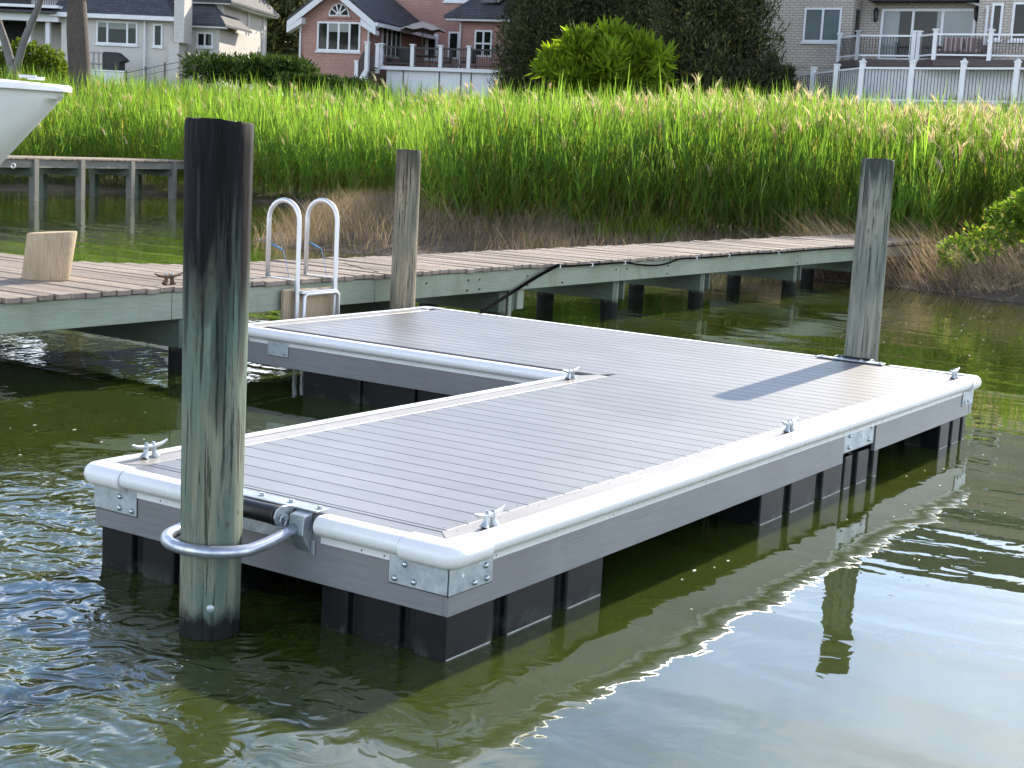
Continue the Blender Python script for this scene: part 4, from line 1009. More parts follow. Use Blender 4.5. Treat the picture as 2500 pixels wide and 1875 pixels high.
# forked grey tree and brown trunk at the left
def broad(px, dist, label, pts, forks, bm, H_, seed, rad):
    x, y, z = gpt(px, dist); t = thing('shade_tree', label, 'tree', (x, y, z), 0, 'broad trees left of the white house')
    h = Vector((_r[0], _r[1], 0)); V3 = lambda a, c: tuple(h * a + Vector((0, 0, c)))
    for nm_, p, r_ in [('trunk', pts, rad)] + forks:
        pp = [V3(a, c) for a, c in p]; MB().sweep(pp, r_, 16).build(nm_, bm, t, smooth='all')
    rr = random.Random(seed); B = []
    for i in range(26):
        a = rr.uniform(0, 6.28); q = rr.uniform(.5, 3.8); B.append((q * math.cos(a), q * math.sin(a), H_ + rr.uniform(-1.5, 3.2) - q * .25, rr.uniform(.8, 1.5), rr.uniform(.8, 1.5), rr.uniform(.6, 1.0)))
    V, Fq, C = crown(B, 15000, .22, asp=1.8, up=.2, seed=seed, gap=.15, tint=(.6, 1.6)); npmesh('crown', V, Fq, M_BUSH, C, t)
    return t
# heights measured at 58 m: one metre is about 62 photo pixels
k = 58 / F_PX
FK = 1.1
broad(33, 58, 'forked pale grey tree trunk at the far left in front of the porch', [(0, -.8), (.0, .2), (.02, 1.2 + FK), (0, 1.9 + FK)],
      [('limb', [(a_, c_ + FK) for a_, c_ in ((0, 1.5), (-.14, 2.1), (-.30, 2.7), (-.55, 3.4), (-1.0, 4.6), (-1.3, 6))], [.21, .17, .155, .14, .12, .05]), ('limb', [(a_, c_ + FK) for a_, c_ in ((.02, 1.5), (.20, 2.15), (.42, 2.9), (.72, 3.6), (1.0, 4.3), (1.5, 6))], [.20, .155, .14, .135, .12, .05]), ('limb', [(.52, 3.0 + FK), (.70, 3.35 + FK)], [.06, .04])], M_BARKG, 8.6, 81, [.30, .27, .25, .23])
broad(197, 57, 'thick straight brown tree trunk in front of the left end of the white house', [(.08, -.8), (.06, .4), (.0, 1.6), (-.06, 3.0), (-.16, 4.6), (-.2, 7.5)], [('limb', [(-.2, 6.4), (.8, 7.8), (1.8, 9.5)], [.16, .12, .05]), ('limb', [(-.2, 6.2), (-1.3, 8.0), (-2.2, 9.8)], [.16, .12, .05])], M_BARK, 9.5, 82, [.52, .47, .44, .42, .40, .25])

# far wood behind the houses
acc = Acc(); rg = np.random.default_rng(5); B = []
for i in range(90):
    a = YAW + rg.uniform(-.62, .62); q = rg.uniform(125, 150); x, y = CAM[0] + q * math.cos(a), CAM[1] + q * math.sin(a)
    hh = rg.uniform(9, 14); B += [(x, y, 5 + hh * .55, 4.2, 4.2, hh * .5), (x + rg.uniform(-3, 3), y + rg.uniform(-3, 3), 5 + hh * .75, 3, 3, hh * .3)]
V, Fq, C = crown(B, 60000, 1.0, asp=1.8, up=.3, seed=9, tint=(.8, 2.2))
o = npmesh('far_wood', V, Fq, M_JUNI, C); tag(o, 'distant wood closing the view behind the houses', 'wood', kind='stuff')
# ------------------------------------------------------------------ houses
def brick(name, c1, c2, mortar, rough=.85, bw=.24, bh=.085, bumpd=.006, var=.25, ms=.012):
    m, nt, b, out = newmat(name)
    tc = nt.nodes.new('ShaderNodeTexCoord'); s = nt.nodes.new('ShaderNodeSeparateXYZ'); L(nt, tc.outputs['Object'], s.inputs[0])
    cb = nt.nodes.new('ShaderNodeCombineXYZ'); L(nt, mth(nt, 'ADD', s.outputs[0], s.outputs[1]), cb.inputs[0]); L(nt, s.outputs[2], cb.inputs[1])
    bt = nt.nodes.new('ShaderNodeTexBrick'); L(nt, cb.outputs[0], bt.inputs['Vector']); bt.inputs['Scale'].default_value = 1
    bt.inputs['Brick Width'].default_value = bw; bt.inputs['Row Height'].default_value = bh; bt.inputs['Mortar Size'].default_value = ms
    for k, c in (('Color1', c1), ('Color2', c2), ('Mortar', mortar)): bt.inputs[k].default_value = (*c, 1)
    n1 = noise(nt, coords(nt), .8, 4, .6); n2 = noise(nt, coords(nt), 9, 4, .6)
    c = mix(nt, 1.0, bt.outputs['Color'], ramp(nt, n1, [(.3, 1 - var * .5), (.7, 1 + var * .3)]), 'MULTIPLY')
    c = mix(nt, 1.0, c, ramp(nt, n2, [(.3, .9), (.7, 1.08)]), 'MULTIPLY')
    L(nt, c, b.inputs['Base Color']); b.inputs['Roughness'].default_value = rough
    bump(nt, b, bt.outputs['Fac'], -.6, bumpd); return m
M_WBRICK = brick('painted_brick', (.56, .53, .50), (.53, .505, .48), (.50, .48, .46), var=.12)
M_RBRICK = brick('red_brick', (.42, .185, .15), (.34, .145, .12), (.40, .31, .27))
M_BBRICK = brick('beige_brick', (.49, .435, .38), (.44, .385, .335), (.27, .24, .22), bh=.105, bw=.30, ms=.018)
M_ROOF = brick('shingle_roof', (.050, .052, .062), (.078, .080, .092), (.03, .03, .035), bw=.35, bh=.16, var=.4)
M_HTRIM = mk('house_trim', (.66, .67, .69), .5, .08, 3)
M_HWHITE = mk('painted_white', (.70, .71, .74), .5, .06, 3)
m, nt, b, out = newmat('window_glass'); b.inputs['Base Color'].default_value = (.012, .014, .014, 1); b.inputs['Roughness'].default_value = .06; b.inputs['Specular IOR Level'].default_value = .22
bump(nt, b, noise(nt, coords(nt), .9, 2, .5), .25, .02); M_GLASS = m
m, nt, b, out = newmat('blind_glass'); L(nt, mix(nt, ramp(nt, noise(nt, coords(nt), .6, 3), [(.3, 0), (.7, 1)]), (.10, .125, .13), (.16, .19, .20)), b.inputs['Base Color']); b.inputs['Roughness'].default_value = .1; M_BLIND = m
M_DARKMET = mk('dark_metal', (.02, .02, .023), .45, .2, 8); M_DKWOOD = mk('dark_deck_wood', (.075, .055, .055), .6, .2, 4, (1, 6, 6))
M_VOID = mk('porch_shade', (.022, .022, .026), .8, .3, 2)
M_TAN = mk('tan_canvas', (.45, .38, .34), .8, .12, 3); M_TEAL = mk('teal_canvas', (.02, .20, .26), .7, .2, 4); M_GRILLC = mk('black_cover', (.014, .014, .018), .6, .3, 4)
M_GREYW = mk('grey_wood', (.33, .30, .28), .8, .2, 6)

M_SHADE = mk('window_shade', (.26, .29, .27), .7, .15, 2, (8, 8, 1))
class House:
    def __init__(s, name, label, cat, px, py, dist, ang):
        P = at(px, py, dist); s.P = np.array([P[0], P[1]]); s.a = ang; s.z0 = float(land_z([[P[0], P[1]]])[0]) - .3
        s.dir = np.array([math.cos(ang), math.sin(ang)]); s.inn = np.array([-math.sin(ang), math.cos(ang)])
        s.root = thing(name, label, cat, (P[0], P[1], s.z0), ang)
    def px(s, x, y, dep=0.0):
        """photo position -> (along, height) on the plane dep metres behind the front"""
        Q = s.P + s.inn * dep; q = onpl(x, y, (Q[0], Q[1]), s.a); d = np.array([q[0], q[1]]) - s.P
        return float(d @ s.dir), float(q[2] - s.z0)
    def pxs(s, x, y, sx):
        """photo position -> (depth, height) on the side plane at along = sx"""
        Q = s.P + s.dir * sx; q = onpl(x, y, (Q[0], Q[1]), s.a + PI / 2); d = np.array([q[0], q[1]]) - s.P
        return float(d @ s.inn), float(q[2] - s.z0)
    def box(s, name, m, x0, x1, y0, y1, z0, z1, parent=None, bevel=0): return MB().box(x0, x1, y0, y1, z0, z1).build(name, m, parent or s.root, bevel=bevel)
    def window(s, x0, x1, z0, z1, y=0.0, cols=2, glass=None, sill=True, fr=.09, blinds=(), out=.05):
        if x0 > x1: x0, x1 = x1, x0
        if z0 > z1: z0, z1 = z1, z0
        mb = MB(); yo = y - out
        mb.box(x0, x1, yo, y + .02, z1 - fr, z1).box(x0, x1, yo, y + .02, z0, z0 + fr).box(x0, x0 + fr, yo, y + .02, z0 + fr, z1 - fr).box(x1 - fr, x1, yo, y + .02, z0 + fr, z1 - fr)
        cs = cols if isinstance(cols, (list, tuple)) else [i / cols for i in range(1, cols)]
        for c_ in cs: xc = x0 + (x1 - x0) * c_; mb.box(xc - fr * .55, xc + fr * .55, yo + .005, y + .02, z0 + fr, z1 - fr)
        w_ = mb.build('window', M_HWHITE, s.root)
        MB().box(x0 + fr * .8, x1 - fr * .8, y - .016, y + .01, z0 + fr * .8, z1 - fr * .8).build('pane', glass or M_GLASS, w_)
        for (f0, f1, dz) in blinds: MB().box(x0 + (x1 - x0) * f0 + fr * .6, x0 + (x1 - x0) * f1 - fr * .6, y - .024, y - .017, z1 - fr - (z1 - z0) * dz, z1 - fr * .8).build('blind', M_SHADE, w_)
        if sill: MB().box(x0 - .06, x1 + .06, y - .10, y + .01, z0 - .09, z0 - .002).build('sill', M_HTRIM, w_)
        return w_
    def roof(s, quads, th=.12, name='roof', m=None):
        mb = MB()
        for q in quads:
            n = len(q); vs = [tuple(p) for p in q] + [(p[0], p[1], p[2] - th) for p in q]
            mb.add(vs, [tuple(range(n)), tuple(range(2 * n - 1, n - 1, -1))] + [(i, n + i, n + (i + 1) % n, (i + 1) % n) for i in range(n)])
        return mb.build(name, m or M_ROOF, s.root)

# ============ white painted brick house, left
H = House('white_brick_house', 'white painted brick house with dark shingle roofs and tall chimney at the upper left', 'house', 544, 100, 78, .43 - PI / 2)
bx = lambda x, y, dep=0: H.px(x, y, dep)
# lower front wing: from left of trunk to the chimney
s0, ze = bx(150, 41); s1, _ = bx(424, 55)
_, zb = bx(300, 190); sL = s0 - 14
H.box('wall', M_WBRICK, s0, s1, 0, 7, 0, ze)
_, zt = bx(300, 36)
mb = MB().box(s0 - .4, s1 + .35, -.55, -.40, ze - .02, ze + .20).box(s0 - .4, s1 + .35, -.40, .0, ze - .02, ze + .02).build('eave', M_HWHITE, H.root)
rx0, rx1 = s0 - .4, s1 + .4
H.roof([[(rx0, -.5, ze + .16), (rx1, -.5, ze + .16), (rx1 - 3.4, 3.4, ze + 3.0), (rx0, 3.4, ze + 3.0)], [(rx1, -.5, ze + .161), (rx1, 7, ze + .161), (rx1 - 3.4, 3.4, ze + 3.0)]])
a, z1 = bx(236, 50); b_, z0 = bx(336, 111); H.window(a, b_, z0, z1, cols=[.27, .75], blinds=((.27, .75, .26), (0, .27, .2), (.75, 1, .2)))
a, z1 = bx(375, 58); b_, z0 = bx(397, 115); H.window(a, b_, z0, z1, cols=1)
xx, zz_ = bx(356, 52); MB().cyl((xx, -.12, .2), (xx, -.12, ze), .055, n=10).build('downspout', M_HWHITE, H.root)
# chimney
a, _ = bx(422, 60); b_, zq = bx(459, 95); H.box('chimney', M_WBRICK, a, a + .15 + (b_ - a) * .5, -.55, .5, 0, zq - .2); H.box('chimney', M_WBRICK, a + (b_ - a) * .35, b_, -.6, .55, zq - .25, ze + 7)
# middle wing with two small windows
a2, zm = bx(459, 66, 1.2); b2, _ = bx(536, 72, 1.2)
H.box('wall', M_WBRICK, a2 - .4, b2, 1.2, 8, 0, zm); H.box('eave', M_HWHITE, a2 - .5, b2 + .45, .75, 1.2, zm - .02, zm + .18)
H.roof([[(a2 - .5, .72, zm + .18), (b2 + .5, .72, zm + .18), (b2 - 1.6, 3.2, zm + 2.2), (a2 - .5, 3.2, zm + 2.2)], [(b2 + .5, .72, zm + .181), (b2 + .5, 5, zm + .181), (b2 - 1.6, 3.2, zm + 2.2)]])
a, z1 = bx(481, 78, 1.2); b_, z0 = bx(520, 116, 1.2); H.window(a, b_, z0, z1, y=1.2, cols=2)
# main block behind, sunlit side wall
cs, _ = bx(544, 100, 2.2); dz, zs = H.pxs(652, 60, cs)
dend = max(8.0, min(dz, 17)); _, zev = bx(544, 12, 2.2)
H.box('wall', M_WBRICK, cs - 11, cs, 2.2, dend, 0, zev); H.box('eave', M_HWHITE, cs - 11.3, cs + .5, 1.8, dend + .4, zev, zev + .22)
H.roof([[(cs - 11.4, 1.7, zev + .2), (cs + .6, 1.7, zev + .2), (cs - 2.4, 5.5, zev + 4), (cs - 11.4, 5.5, zev + 4)], [(cs + .6, 1.7, zev + .201), (cs + .6, dend + .5, zev + .201), (cs - 2.4, dend - 3, zev + 4), (cs - 2.4, 5.5, zev + 4)]])
for px_ in (604, 641): d_, _ = H.pxs(px_, 60, cs); MB().cyl((cs + .08, d_, .2), (cs + .08, d_, zev), .05, n=8).build('downspout', M_HWHITE, H.root)
d_, z_ = H.pxs(598, 20, cs)
for dd in (dend * .38, dend * .72):
    H.box('dormer', M_HTRIM, cs - 2.0, cs - .15, dd - .8, dd + .8, zev + .2, zev + 2.0)
    mb = MB().box(cs - .16, cs - .10, dd - .6, dd - .03, zev + .45, zev + 1.7).box(cs - .16, cs - .10, dd + .03, dd + .6, zev + .45, zev + 1.7).build('window', M_HWHITE, H.root)
    MB().box(cs - .11, cs - .085, dd - .5, dd - .1, zev + .55, zev + 1.6).box(cs - .11, cs - .085, dd + .1, dd + .5, zev + .55, zev + 1.6).build('pane', M_GLASS, mb)
for px_, py_ in ((552, 60), (581, 66), (622, 130)):
    d_, z_ = H.pxs(px_, py_, cs); MB().box(cs, cs + .22, d_ - .06, d_ + .06, z_ - .1, z_ + .12).build('wall_lamp', M_DARKMET, H.root, bevel=.02)
# porch on the left: deep shade, white beam, posts, balcony above
pz0 = bx(100, 53)[1]; pz1 = bx(100, 32)[1]
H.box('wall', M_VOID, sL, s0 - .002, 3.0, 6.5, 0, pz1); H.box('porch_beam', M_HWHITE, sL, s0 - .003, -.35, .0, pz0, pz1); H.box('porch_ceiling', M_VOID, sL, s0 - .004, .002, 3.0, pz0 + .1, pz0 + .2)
for px_ in (72, 118, 0): xx, _ = bx(px_, 90); H.box('porch_post', M_HTRIM, xx - .12, xx + .12, -.1, .12, 0, pz0)
xx, _ = bx(105, 70); 
for px_ in (98, 135): xx, zq = bx(px_, 78); H.window(xx - .5, xx + .45, zq - .6, zq + .55, y=3.0, cols=1, sill=False)
mb = MB(); ztp = bx(100, 14)[1]; zbt = bx(100, 21)[1]
H.box('balcony_floor', M_HWHITE, sL, s0 + .1, -.6, 3, zbt, ztp)
H.roof([[(sL, -.9, pz1 + .02), (s0, -.9, pz1 + .02), (s0, 0, zbt - .05), (sL, 0, zbt - .05)]], .06)
for k in range(110): mb.box(sL + .13 * k, sL + .13 * k + .03, -.5, -.47, ztp, ztp + .9)
mb.box(sL, s0 + .1, -.52, -.45, ztp + .9, ztp + .98); mb.build('balcony_railing', M_DARKMET, H.root)
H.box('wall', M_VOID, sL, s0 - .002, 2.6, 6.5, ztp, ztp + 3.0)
LH = H
# patio wall and things in front of the white house
hz = lambda x, y, dep: H.px(x, y, dep)
a, z1 = hz(222, 174, -3); b_, z0 = hz(308, 181, -3)
pw = thing('patio_wall', 'low whitewashed patio wall below the covered grill', 'wall', (0, 0, 0))
pw.location = H.root.location; pw.rotation_euler = H.root.rotation_euler
MB().box(a, b_, -3.3, -2.9, z0 - 1.6, z1 + .02).build('wall', M_HTRIM, pw, bevel=.02); MB().box(a - .05, b_ + .05, -3.36, -2.84, z1 + .02, z1 + .09).build('coping', M_HWHITE, pw)
gl, zg1 = hz(255, 127, -2); gr_, zg0 = hz(309, 172, -2)
gt = thing('covered_grill', 'barbecue grill under a black cover on the patio of the white house', 'grill'); gt.location = H.root.location; gt.rotation_euler = H.root.rotation_euler
x_ = lambda f: gl + (gr_ - gl) * f; z_ = lambda f: zg0 + (zg1 - zg0) * f
MB().prism([(x_(.02), z_(-.05)), (x_(.80), z_(-.05)), (x_(.80), z_(.42)), (x_(1), z_(.52)), (x_(.98), z_(.62)), (x_(.62), z_(1)), (x_(.06), z_(1)), (x_(.0), z_(.8))], -2.3, -1.6, 'y').build('cover', M_GRILLC, gt, bevel=.03)
MB().box(x_(.1), x_(.75), -2.2, -1.7, zg0 - .5, z_(-.05)).build('cart', M_DARKMET, gt)
gt = thing('patio_chair', 'pale wooden slatted patio chair left of the covered grill', 'chair'); gt.location = H.root.location; gt.rotation_euler = H.root.rotation_euler
a, zc1 = hz(220, 131, -2); b_, zc0 = hz(258, 170, -2)
mb = MB()
for f in (0, .3, .62, .94): mb.box(a + (b_ - a) * f, a + (b_ - a) * f + .07, -2.25, -2.2, zc0 - .3, zc1 + .1)
mb.build('backrest', M_GREYW, gt); MB().box(a, b_ + .05, -2.27, -2.18, zc1, zc1 + .08).box(a, b_ + .05, -2.3, -1.7, zc0 + .25, zc0 + .32).build('seat', M_GREYW, gt); MB().box(a, a + .07, -1.8, -1.73, zc0 - .6, zc0 + .3).box(b_ - .05, b_ + .02, -1.8, -1.73, zc0 - .6, zc0 + .3).build('leg', M_GREYW, gt)
fe = thing('garden_fence', 'thin dark rail fence sloping up the garden of the white house', 'fence'); fe.location = H.root.location; fe.rotation_euler = H.root.rotation_euler
prev = None; mb = MB()
for px_, py_ in ((308, 178), (356, 168), (403, 158), (448, 150), (475, 146), (513, 144), (560, 142)):
    xx, zz_ = hz(px_, py_, -4); MB().box(xx - .035, xx + .035, -4.04, -3.96, zz_ - 1.6, zz_ + .12).build('post', M_DARKMET, fe)
    if prev: mb.bar((prev[0], -4, prev[1]), (xx, -4, zz_), .03, .03).bar((prev[0], -4, prev[1] - .3), (xx, -4, zz_ - .3), .02, .02)
    prev = (xx, zz_)
mb.build('rail', M_DARKMET, fe)

# ============ red brick house
H = House('red_brick_house', 'red brick house with a gable wing, half-round window and white trim', 'house', 902, 100, 72, .25 - PI / 2)
bx = lambda x, y, dep=0: H.px(x, y, dep)
sl, ze = bx(736, 34); sr, ze2 = bx(902, 38)
ze = (ze + ze2) / 2; cx = (sl + sr) / 2; zp = ze + (sr - sl) * .36; DEP = 9.0
mb = MB().prism([(sl, 0), (sr, 0), (sr, ze), (cx, zp), (sl, ze)], 0, DEP, 'y'); mb.build('wall', M_RBRICK, H.root)
ov = .55
rk = (zp - ze) / (cx - sl)
H.roof([[(sl - ov, -.45, ze - ov * rk + .02), (cx, -.45, zp + .02), (cx, DEP, zp + .02), (sl - ov, DEP, ze - ov * rk + .02)], [(cx, -.45, zp + .021), (sr + ov, -.45, ze - ov * rk + .021), (sr + ov, DEP, ze - ov * rk + .021), (cx, DEP, zp + .021)]], -.14)
mb = MB()
for sx in (-1, 1):
    e = sl - ov if sx < 0 else sr + ov
    mb.add([(e, -.46, ze - ov * rk - .34), (cx, -.46, zp - .34), (cx, -.46, zp), (e, -.46, ze - ov * rk), (e, -.40, ze - ov * rk - .34), (cx, -.40, zp - .34), (cx, -.40, zp), (e, -.40, ze - ov * rk)], [(0, 1, 2, 3), (7, 6, 5, 4), (0, 4, 5, 1), (1, 5, 6, 2), (2, 6, 7, 3), (3, 7, 4, 0)])
    mb.prism([(e, ze - ov * rk - .34), (e, ze - ov * rk - .55), (e - sx * (ov + .25), ze - .5), (e - sx * (ov + .25), ze - .2)], -.458, -.0, 'y')
mb.build('bargeboard', M_HWHITE, H.root); H.box('eave', M_HWHITE, sr + ov - .02, sr + ov + .12, -.46, DEP, ze - ov * rk - .14, ze - ov * rk + .04)
a, z1 = bx(776, 52); b_, z0 = bx(879, 127); H.window(a, b_, z0, z1, cols=4, blinds=((.25, .5, .28), (.5, .75, .28)))
# half round window
a, zb_ = bx(803, 39); b_, _ = bx(854, 40); _, zt_ = bx(828, 9); r_ = (b_ - a) / 2; xc = (a + b_) / 2; rz_ = zt_ - zb_
arc = lambda f, n=18: [(xc + r_ * f * math.cos(R(t * 180 / n)), zb_ + rz_ * f * math.sin(R(t * 180 / n))) for t in range(n + 1)]
w_ = MB().prism(arc(1) + [], -.05, .01, 'y').build('window', M_HWHITE, H.root)
g_ = MB().prism([(x, z + .06) for x, z in arc(.84)], -.075, -.051, 'y').build('pane', M_GLASS, w_)
mb = MB()
for t in (36, 72, 108, 144): mb.bar((xc, -.082, zb_ + .06), (xc + r_ * .84 * math.cos(R(t)), -.082, zb_ + .06 + rz_ * .84 * math.sin(R(t))), .03, .06)
mb.prism([(xc + r_ * .28 * math.cos(R(t * 20)), zb_ + .06 + rz_ * .28 * math.sin(R(t * 20))) for t in range(10)], -.090, -.080, 'y'); mb.build('glazing_bars', M_HWHITE, w_)
MB().box(a - .1, b_ + .1, -.09, .01, zb_ - .1, zb_ - .002).build('sill', M_RBRICK, w_)
xx, _ = bx(899, 60); mb = MB().sweep([(xx + ov + .35, -.35, ze - ov * rk - .1), (xx + ov + .2, -.25, ze - .5), (xx + .1, -.1, ze - .8), (xx + .05, -.1, .3)], .06, 10).build('downspout', M_HWHITE, H.root, smooth='all')
xx, _ = bx(735, 60); MB().cyl((xx + .02, -.08, .2), (xx + .02, -.08, ze - .3), .05, n=10).build('downspout', M_HWHITE, H.root)
# side wall windows
d0, z1 = H.pxs(934, 62, sr); d1, z0 = H.pxs(975, 138, sr); d0, d1 = max(min(d0, 6), .8), max(min(d1, 7.6), 3.5)
z1, z0 = bx(930, 64, 2)[1], bx(930, 138, 2)[1]
mb = MB(); n_ = 4; st = (d1 - d0) / n_
mb.box(sr, sr + .05, d0, d1, z1 - .1, z1).box(sr, sr + .05, d0, d1, z0, z0 + .1)
for k in range(n_ + 1): mb.box(sr, sr + .05, d0 + st * k - .05, d0 + st * k + .05, z0 + .1, z1 - .1)
w_ = mb.build('window', M_HWHITE, H.root); MB().box(sr, sr + .02, d0, d1, z0 + .05, z1 - .05).build('pane', M_GLASS, w_)
# main block behind
MD = 7.0
e_, zt_ = bx(1260, 0, MD); H.box('wall', M_RBRICK, cx, e_ + 4, MD, MD + 9, 0, ze + 5.5)
H.roof([[(cx - .4, MD - .5, ze + 5.5), (e_ + 4.5, MD - .5, ze + 5.5), (e_ + 3, MD + 4.5, ze + 8.5), (cx + 1, MD + 4.5, ze + 8.5)]], .15)
a, z1 = bx(1086, -30, MD); b_, z0 = bx(1158, 5, MD); H.window(a, b_, z0, z1, y=MD, cols=3)
a, z1 = bx(1016, 82, MD); b_, z0 = bx(1068, 150, MD); w_ = H.window(a, b_, z0, z1, y=MD, cols=2, sill=False, fr=.16)
a, z1 = bx(985, 80, MD); b_, z0 = bx(999, 140, MD); H.window(a, b_, z0, z1, y=MD, cols=1, sill=False)
a, z1 = bx(1096, 77, MD - .0); b_, z0 = bx(1119, 145, MD); H.window(a, b_, z0, z1, y=MD, cols=1, sill=False)
# right bay with lean-to roof
a, zb1 = bx(1124, 50, MD - 2); b_, _ = bx(1260, 52, MD - 2); H.box('wall', M_RBRICK, a, b_ + 2, MD - 2, MD, 0, zb1)
H.box('eave', M_HWHITE, a - .6, b_ + 2.3, MD - 2.5, MD - 2.0, zb1 - .05, zb1 + .2)
H.roof([[(a - .7, MD - 2.6, zb1 + .18), (b_ + 2.4, MD - 2.6, zb1 + .18), (b_ + 2.4, MD, zb1 + 1.7), (a + .5, MD, zb1 + 1.7)]])
a2, zk0 = bx(1174, 28, MD - 1.5); MB().add([(a2, MD - 1.7, zb1 + .95), (a2 + 1.0, MD - 1.7, zb1 + .95), (a2 + 1.2, MD - .8, zb1 + 1.45), (a2 + .2, MD - .8, zb1 + 1.45)], [(0, 1, 2, 3)]).build('skylight', M_BLIND, H.root)
xx, _ = bx(1122, 60, MD - 2); MB().cyl((xx + .1, MD - 2.1, 0), (xx + .1, MD - 2.1, zb1), .05, n=8).build('downspout', M_HWHITE, H.root)
a, z1 = bx(1160, 73, MD - 2); b_, z0 = bx(1200, 140, MD - 2); w_ = H.window(a, b_, z0, z1, y=MD - 2, cols=2, sill=False); MB().box(a + .1, b_ - .1, MD - 2.045, MD - 2.01, (z0 + z1) / 2 - .04, (z0 + z1) / 2 + .04).build('glazing_bars', M_HWHITE, w_)
RH = H
# deck in front of the side wall and main block
def sib(name, label, cat, Hh):
    t = thing(name, label, cat); t.location = Hh.root.location; t.rotation_euler = Hh.root.rotation_euler; return t
dk = sib('raised_deck', 'raised deck with white edge boards, white posts and stairs beside the red brick house', 'deck', H)
DF = -.2
a, zt_ = bx(925, 158, DF); b_, _ = bx(1174, 171, DF); _, zb_ = bx(925, 167, DF); zt_ = bx(1040, 164, DF)[1]; zb_ = bx(1040, 173, DF)[1]
a = max(a, sr + .7)
MB().box(a, b_ + 1, DF, DF + .06, zb_, zt_).build('edge_board', M_HWHITE, dk); MB().box(a, b_ + 1, DF + .06, MD - 2.0, zt_ - .08, zt_).build('floor', M_DKWOOD, dk)
mb = MB(); k = 0
xx = a + .3
MB().box(a + .3, b_ + 1, DF + .25, DF + .29, 0, zb_).build('skirt_panel', M_HWHITE, dk)
for px_ in (984, 1072, 1125, 1150): xq, _ = bx(px_, 180, DF + .2); MB().box(xq - .02, xq + .02, DF + .21, DF + .249, 0, zb_).build('skirt_batten', M_DARKMET, dk)
ph = bx(930, 107, DF)[1] - zt_
pxs_ = [930, 1006, 1075, 1144]
for px_ in pxs_:
    xq, _ = bx(px_, 150, DF); MB().box(xq - .09, xq + .09, DF - .04, DF + .14, zt_ + .002, zt_ + ph * .97).box(xq - .13, xq + .13, DF - .08, DF + .18, zt_ + ph * .97, zt_ + ph + .03).build('post', M_HWHITE, dk)
mb = MB().box(a, b_ + 1, DF, DF + .08, zt_ + ph * .82, zt_ + ph * .90).box(a, b_ + 1, DF + .01, DF + .06, zt_ + .1, zt_ + .16)
for k in range(int((b_ + 1 - a) / .12)): mb.box(a + .12 * k, a + .12 * k + .022, DF + .025, DF + .047, zt_ + .16, zt_ + ph * .82)
mb.build('railing', M_DARKMET, dk)
# stairs run down to the left in front of the gable wing
s_a = a; s_b, zsb = bx(872, 205, DF - 1.2)
nst = 8; y0_, y1_ = DF - 1.3, DF - .1
for k in range(nst):
    f = (k + 1) / nst; xq = s_a + (s_b - s_a) * f; zq = zt_ * (1 - f) + (zsb + .05) * f
    MB().box(xq, xq + abs(s_b - s_a) / nst + .03, y0_, y1_, zq - .05, zq).build('stair_tread', M_DKWOOD, dk)
MB().add([(s_a, y0_ - .05, zt_), (s_b, y0_ - .05, zsb), (s_b, y0_ - .05, zsb - .4), (s_a, y0_ - .05, zt_ - .45), (s_a, y0_ - .0, zt_), (s_b, y0_ - .0, zsb), (s_b, y0_ - .0, zsb - .4), (s_a, y0_ - .0, zt_ - .45)], [(0, 1, 2, 3), (7, 6, 5, 4), (0, 4, 5, 1), (1, 5, 6, 2), (2, 6, 7, 3), (3, 7, 4, 0)]).build('stringer', M_HWHITE, dk)
for yy in (y0_, y1_):
    mb = MB(); mb.bar((s_a, yy, zt_ + ph * .85), (s_b, yy, zsb + ph * .85), .07, .08).bar((s_a, yy, zt_ + .12), (s_b, yy, zsb + .12), .05, .05)
    for k in range(26): f = k / 26; xq = s_a + (s_b - s_a) * f; zq = zt_ * (1 - f) + zsb * f; mb.box(xq - .012, xq + .012, yy - .012, yy + .012, zq + .12, zq + ph * .85)
    mb.build('railing', M_DKWOOD, dk)
    for f in (.08, 1.0): xq = s_a + (s_b - s_a) * f; zq = zt_ * (1 - f) + zsb * f; MB().box(xq - .09, xq + .09, yy - .09, yy + .09, zq - .3, zq + ph).box(xq - .12, xq + .12, yy - .12, yy + .12, zq + ph, zq + ph + .07).build('post', M_HWHITE, dk)
# parasol over the deck
um = sib('patio_umbrella', 'open tan parasol above the dining set on the raised deck', 'umbrella', H)
UD = 3.0; xc, zq = bx(1033, 52, UD); _, zr = bx(1033, 77, UD); wr = (bx(1084, 80, UD)[0] - bx(978, 72, UD)[0]) / 2
vs = [(xc, UD, zq)] + [(xc + wr * math.cos(R(k * 22.5)), UD + wr * math.sin(R(k * 22.5)), zr + (.10 if k % 2 else 0)) for k in range(16)] + [(xc + wr * .5 * math.cos(R(k * 22.5)), UD + wr * .5 * math.sin(R(k * 22.5)), zr + (zq - zr) * .66 - (.03 if k % 2 else 0)) for k in range(16)]
fs = [(0, 17 + k, 17 + (k + 1) % 16) for k in range(16)] + [(17 + k, 1 + k, 1 + (k + 1) % 16, 17 + (k + 1) % 16) for k in range(16)]
MB().add(vs, fs).build('canopy', M_TAN, um); MB().cyl((xc, UD, zt_), (xc, UD, zq), .03, n=8).build('pole', M_DARKMET, um)
tb = sib('patio_table', 'dark round dining table under the open tan parasol', 'table', H)
MB().cyl((xc, UD, zt_ + .70), (xc, UD, zt_ + .74), .75, n=20).build('tabletop', M_DARKMET, tb)
for k in range(4): MB().cyl((xc + .45 * math.cos(k * 1.57 + .7), UD + .45 * math.sin(k * 1.57 + .7), zt_), (xc + .4 * math.cos(k * 1.57 + .7), UD + .4 * math.sin(k * 1.57 + .7), zt_ + .70), .025, n=8).build('leg', M_DARKMET, tb)
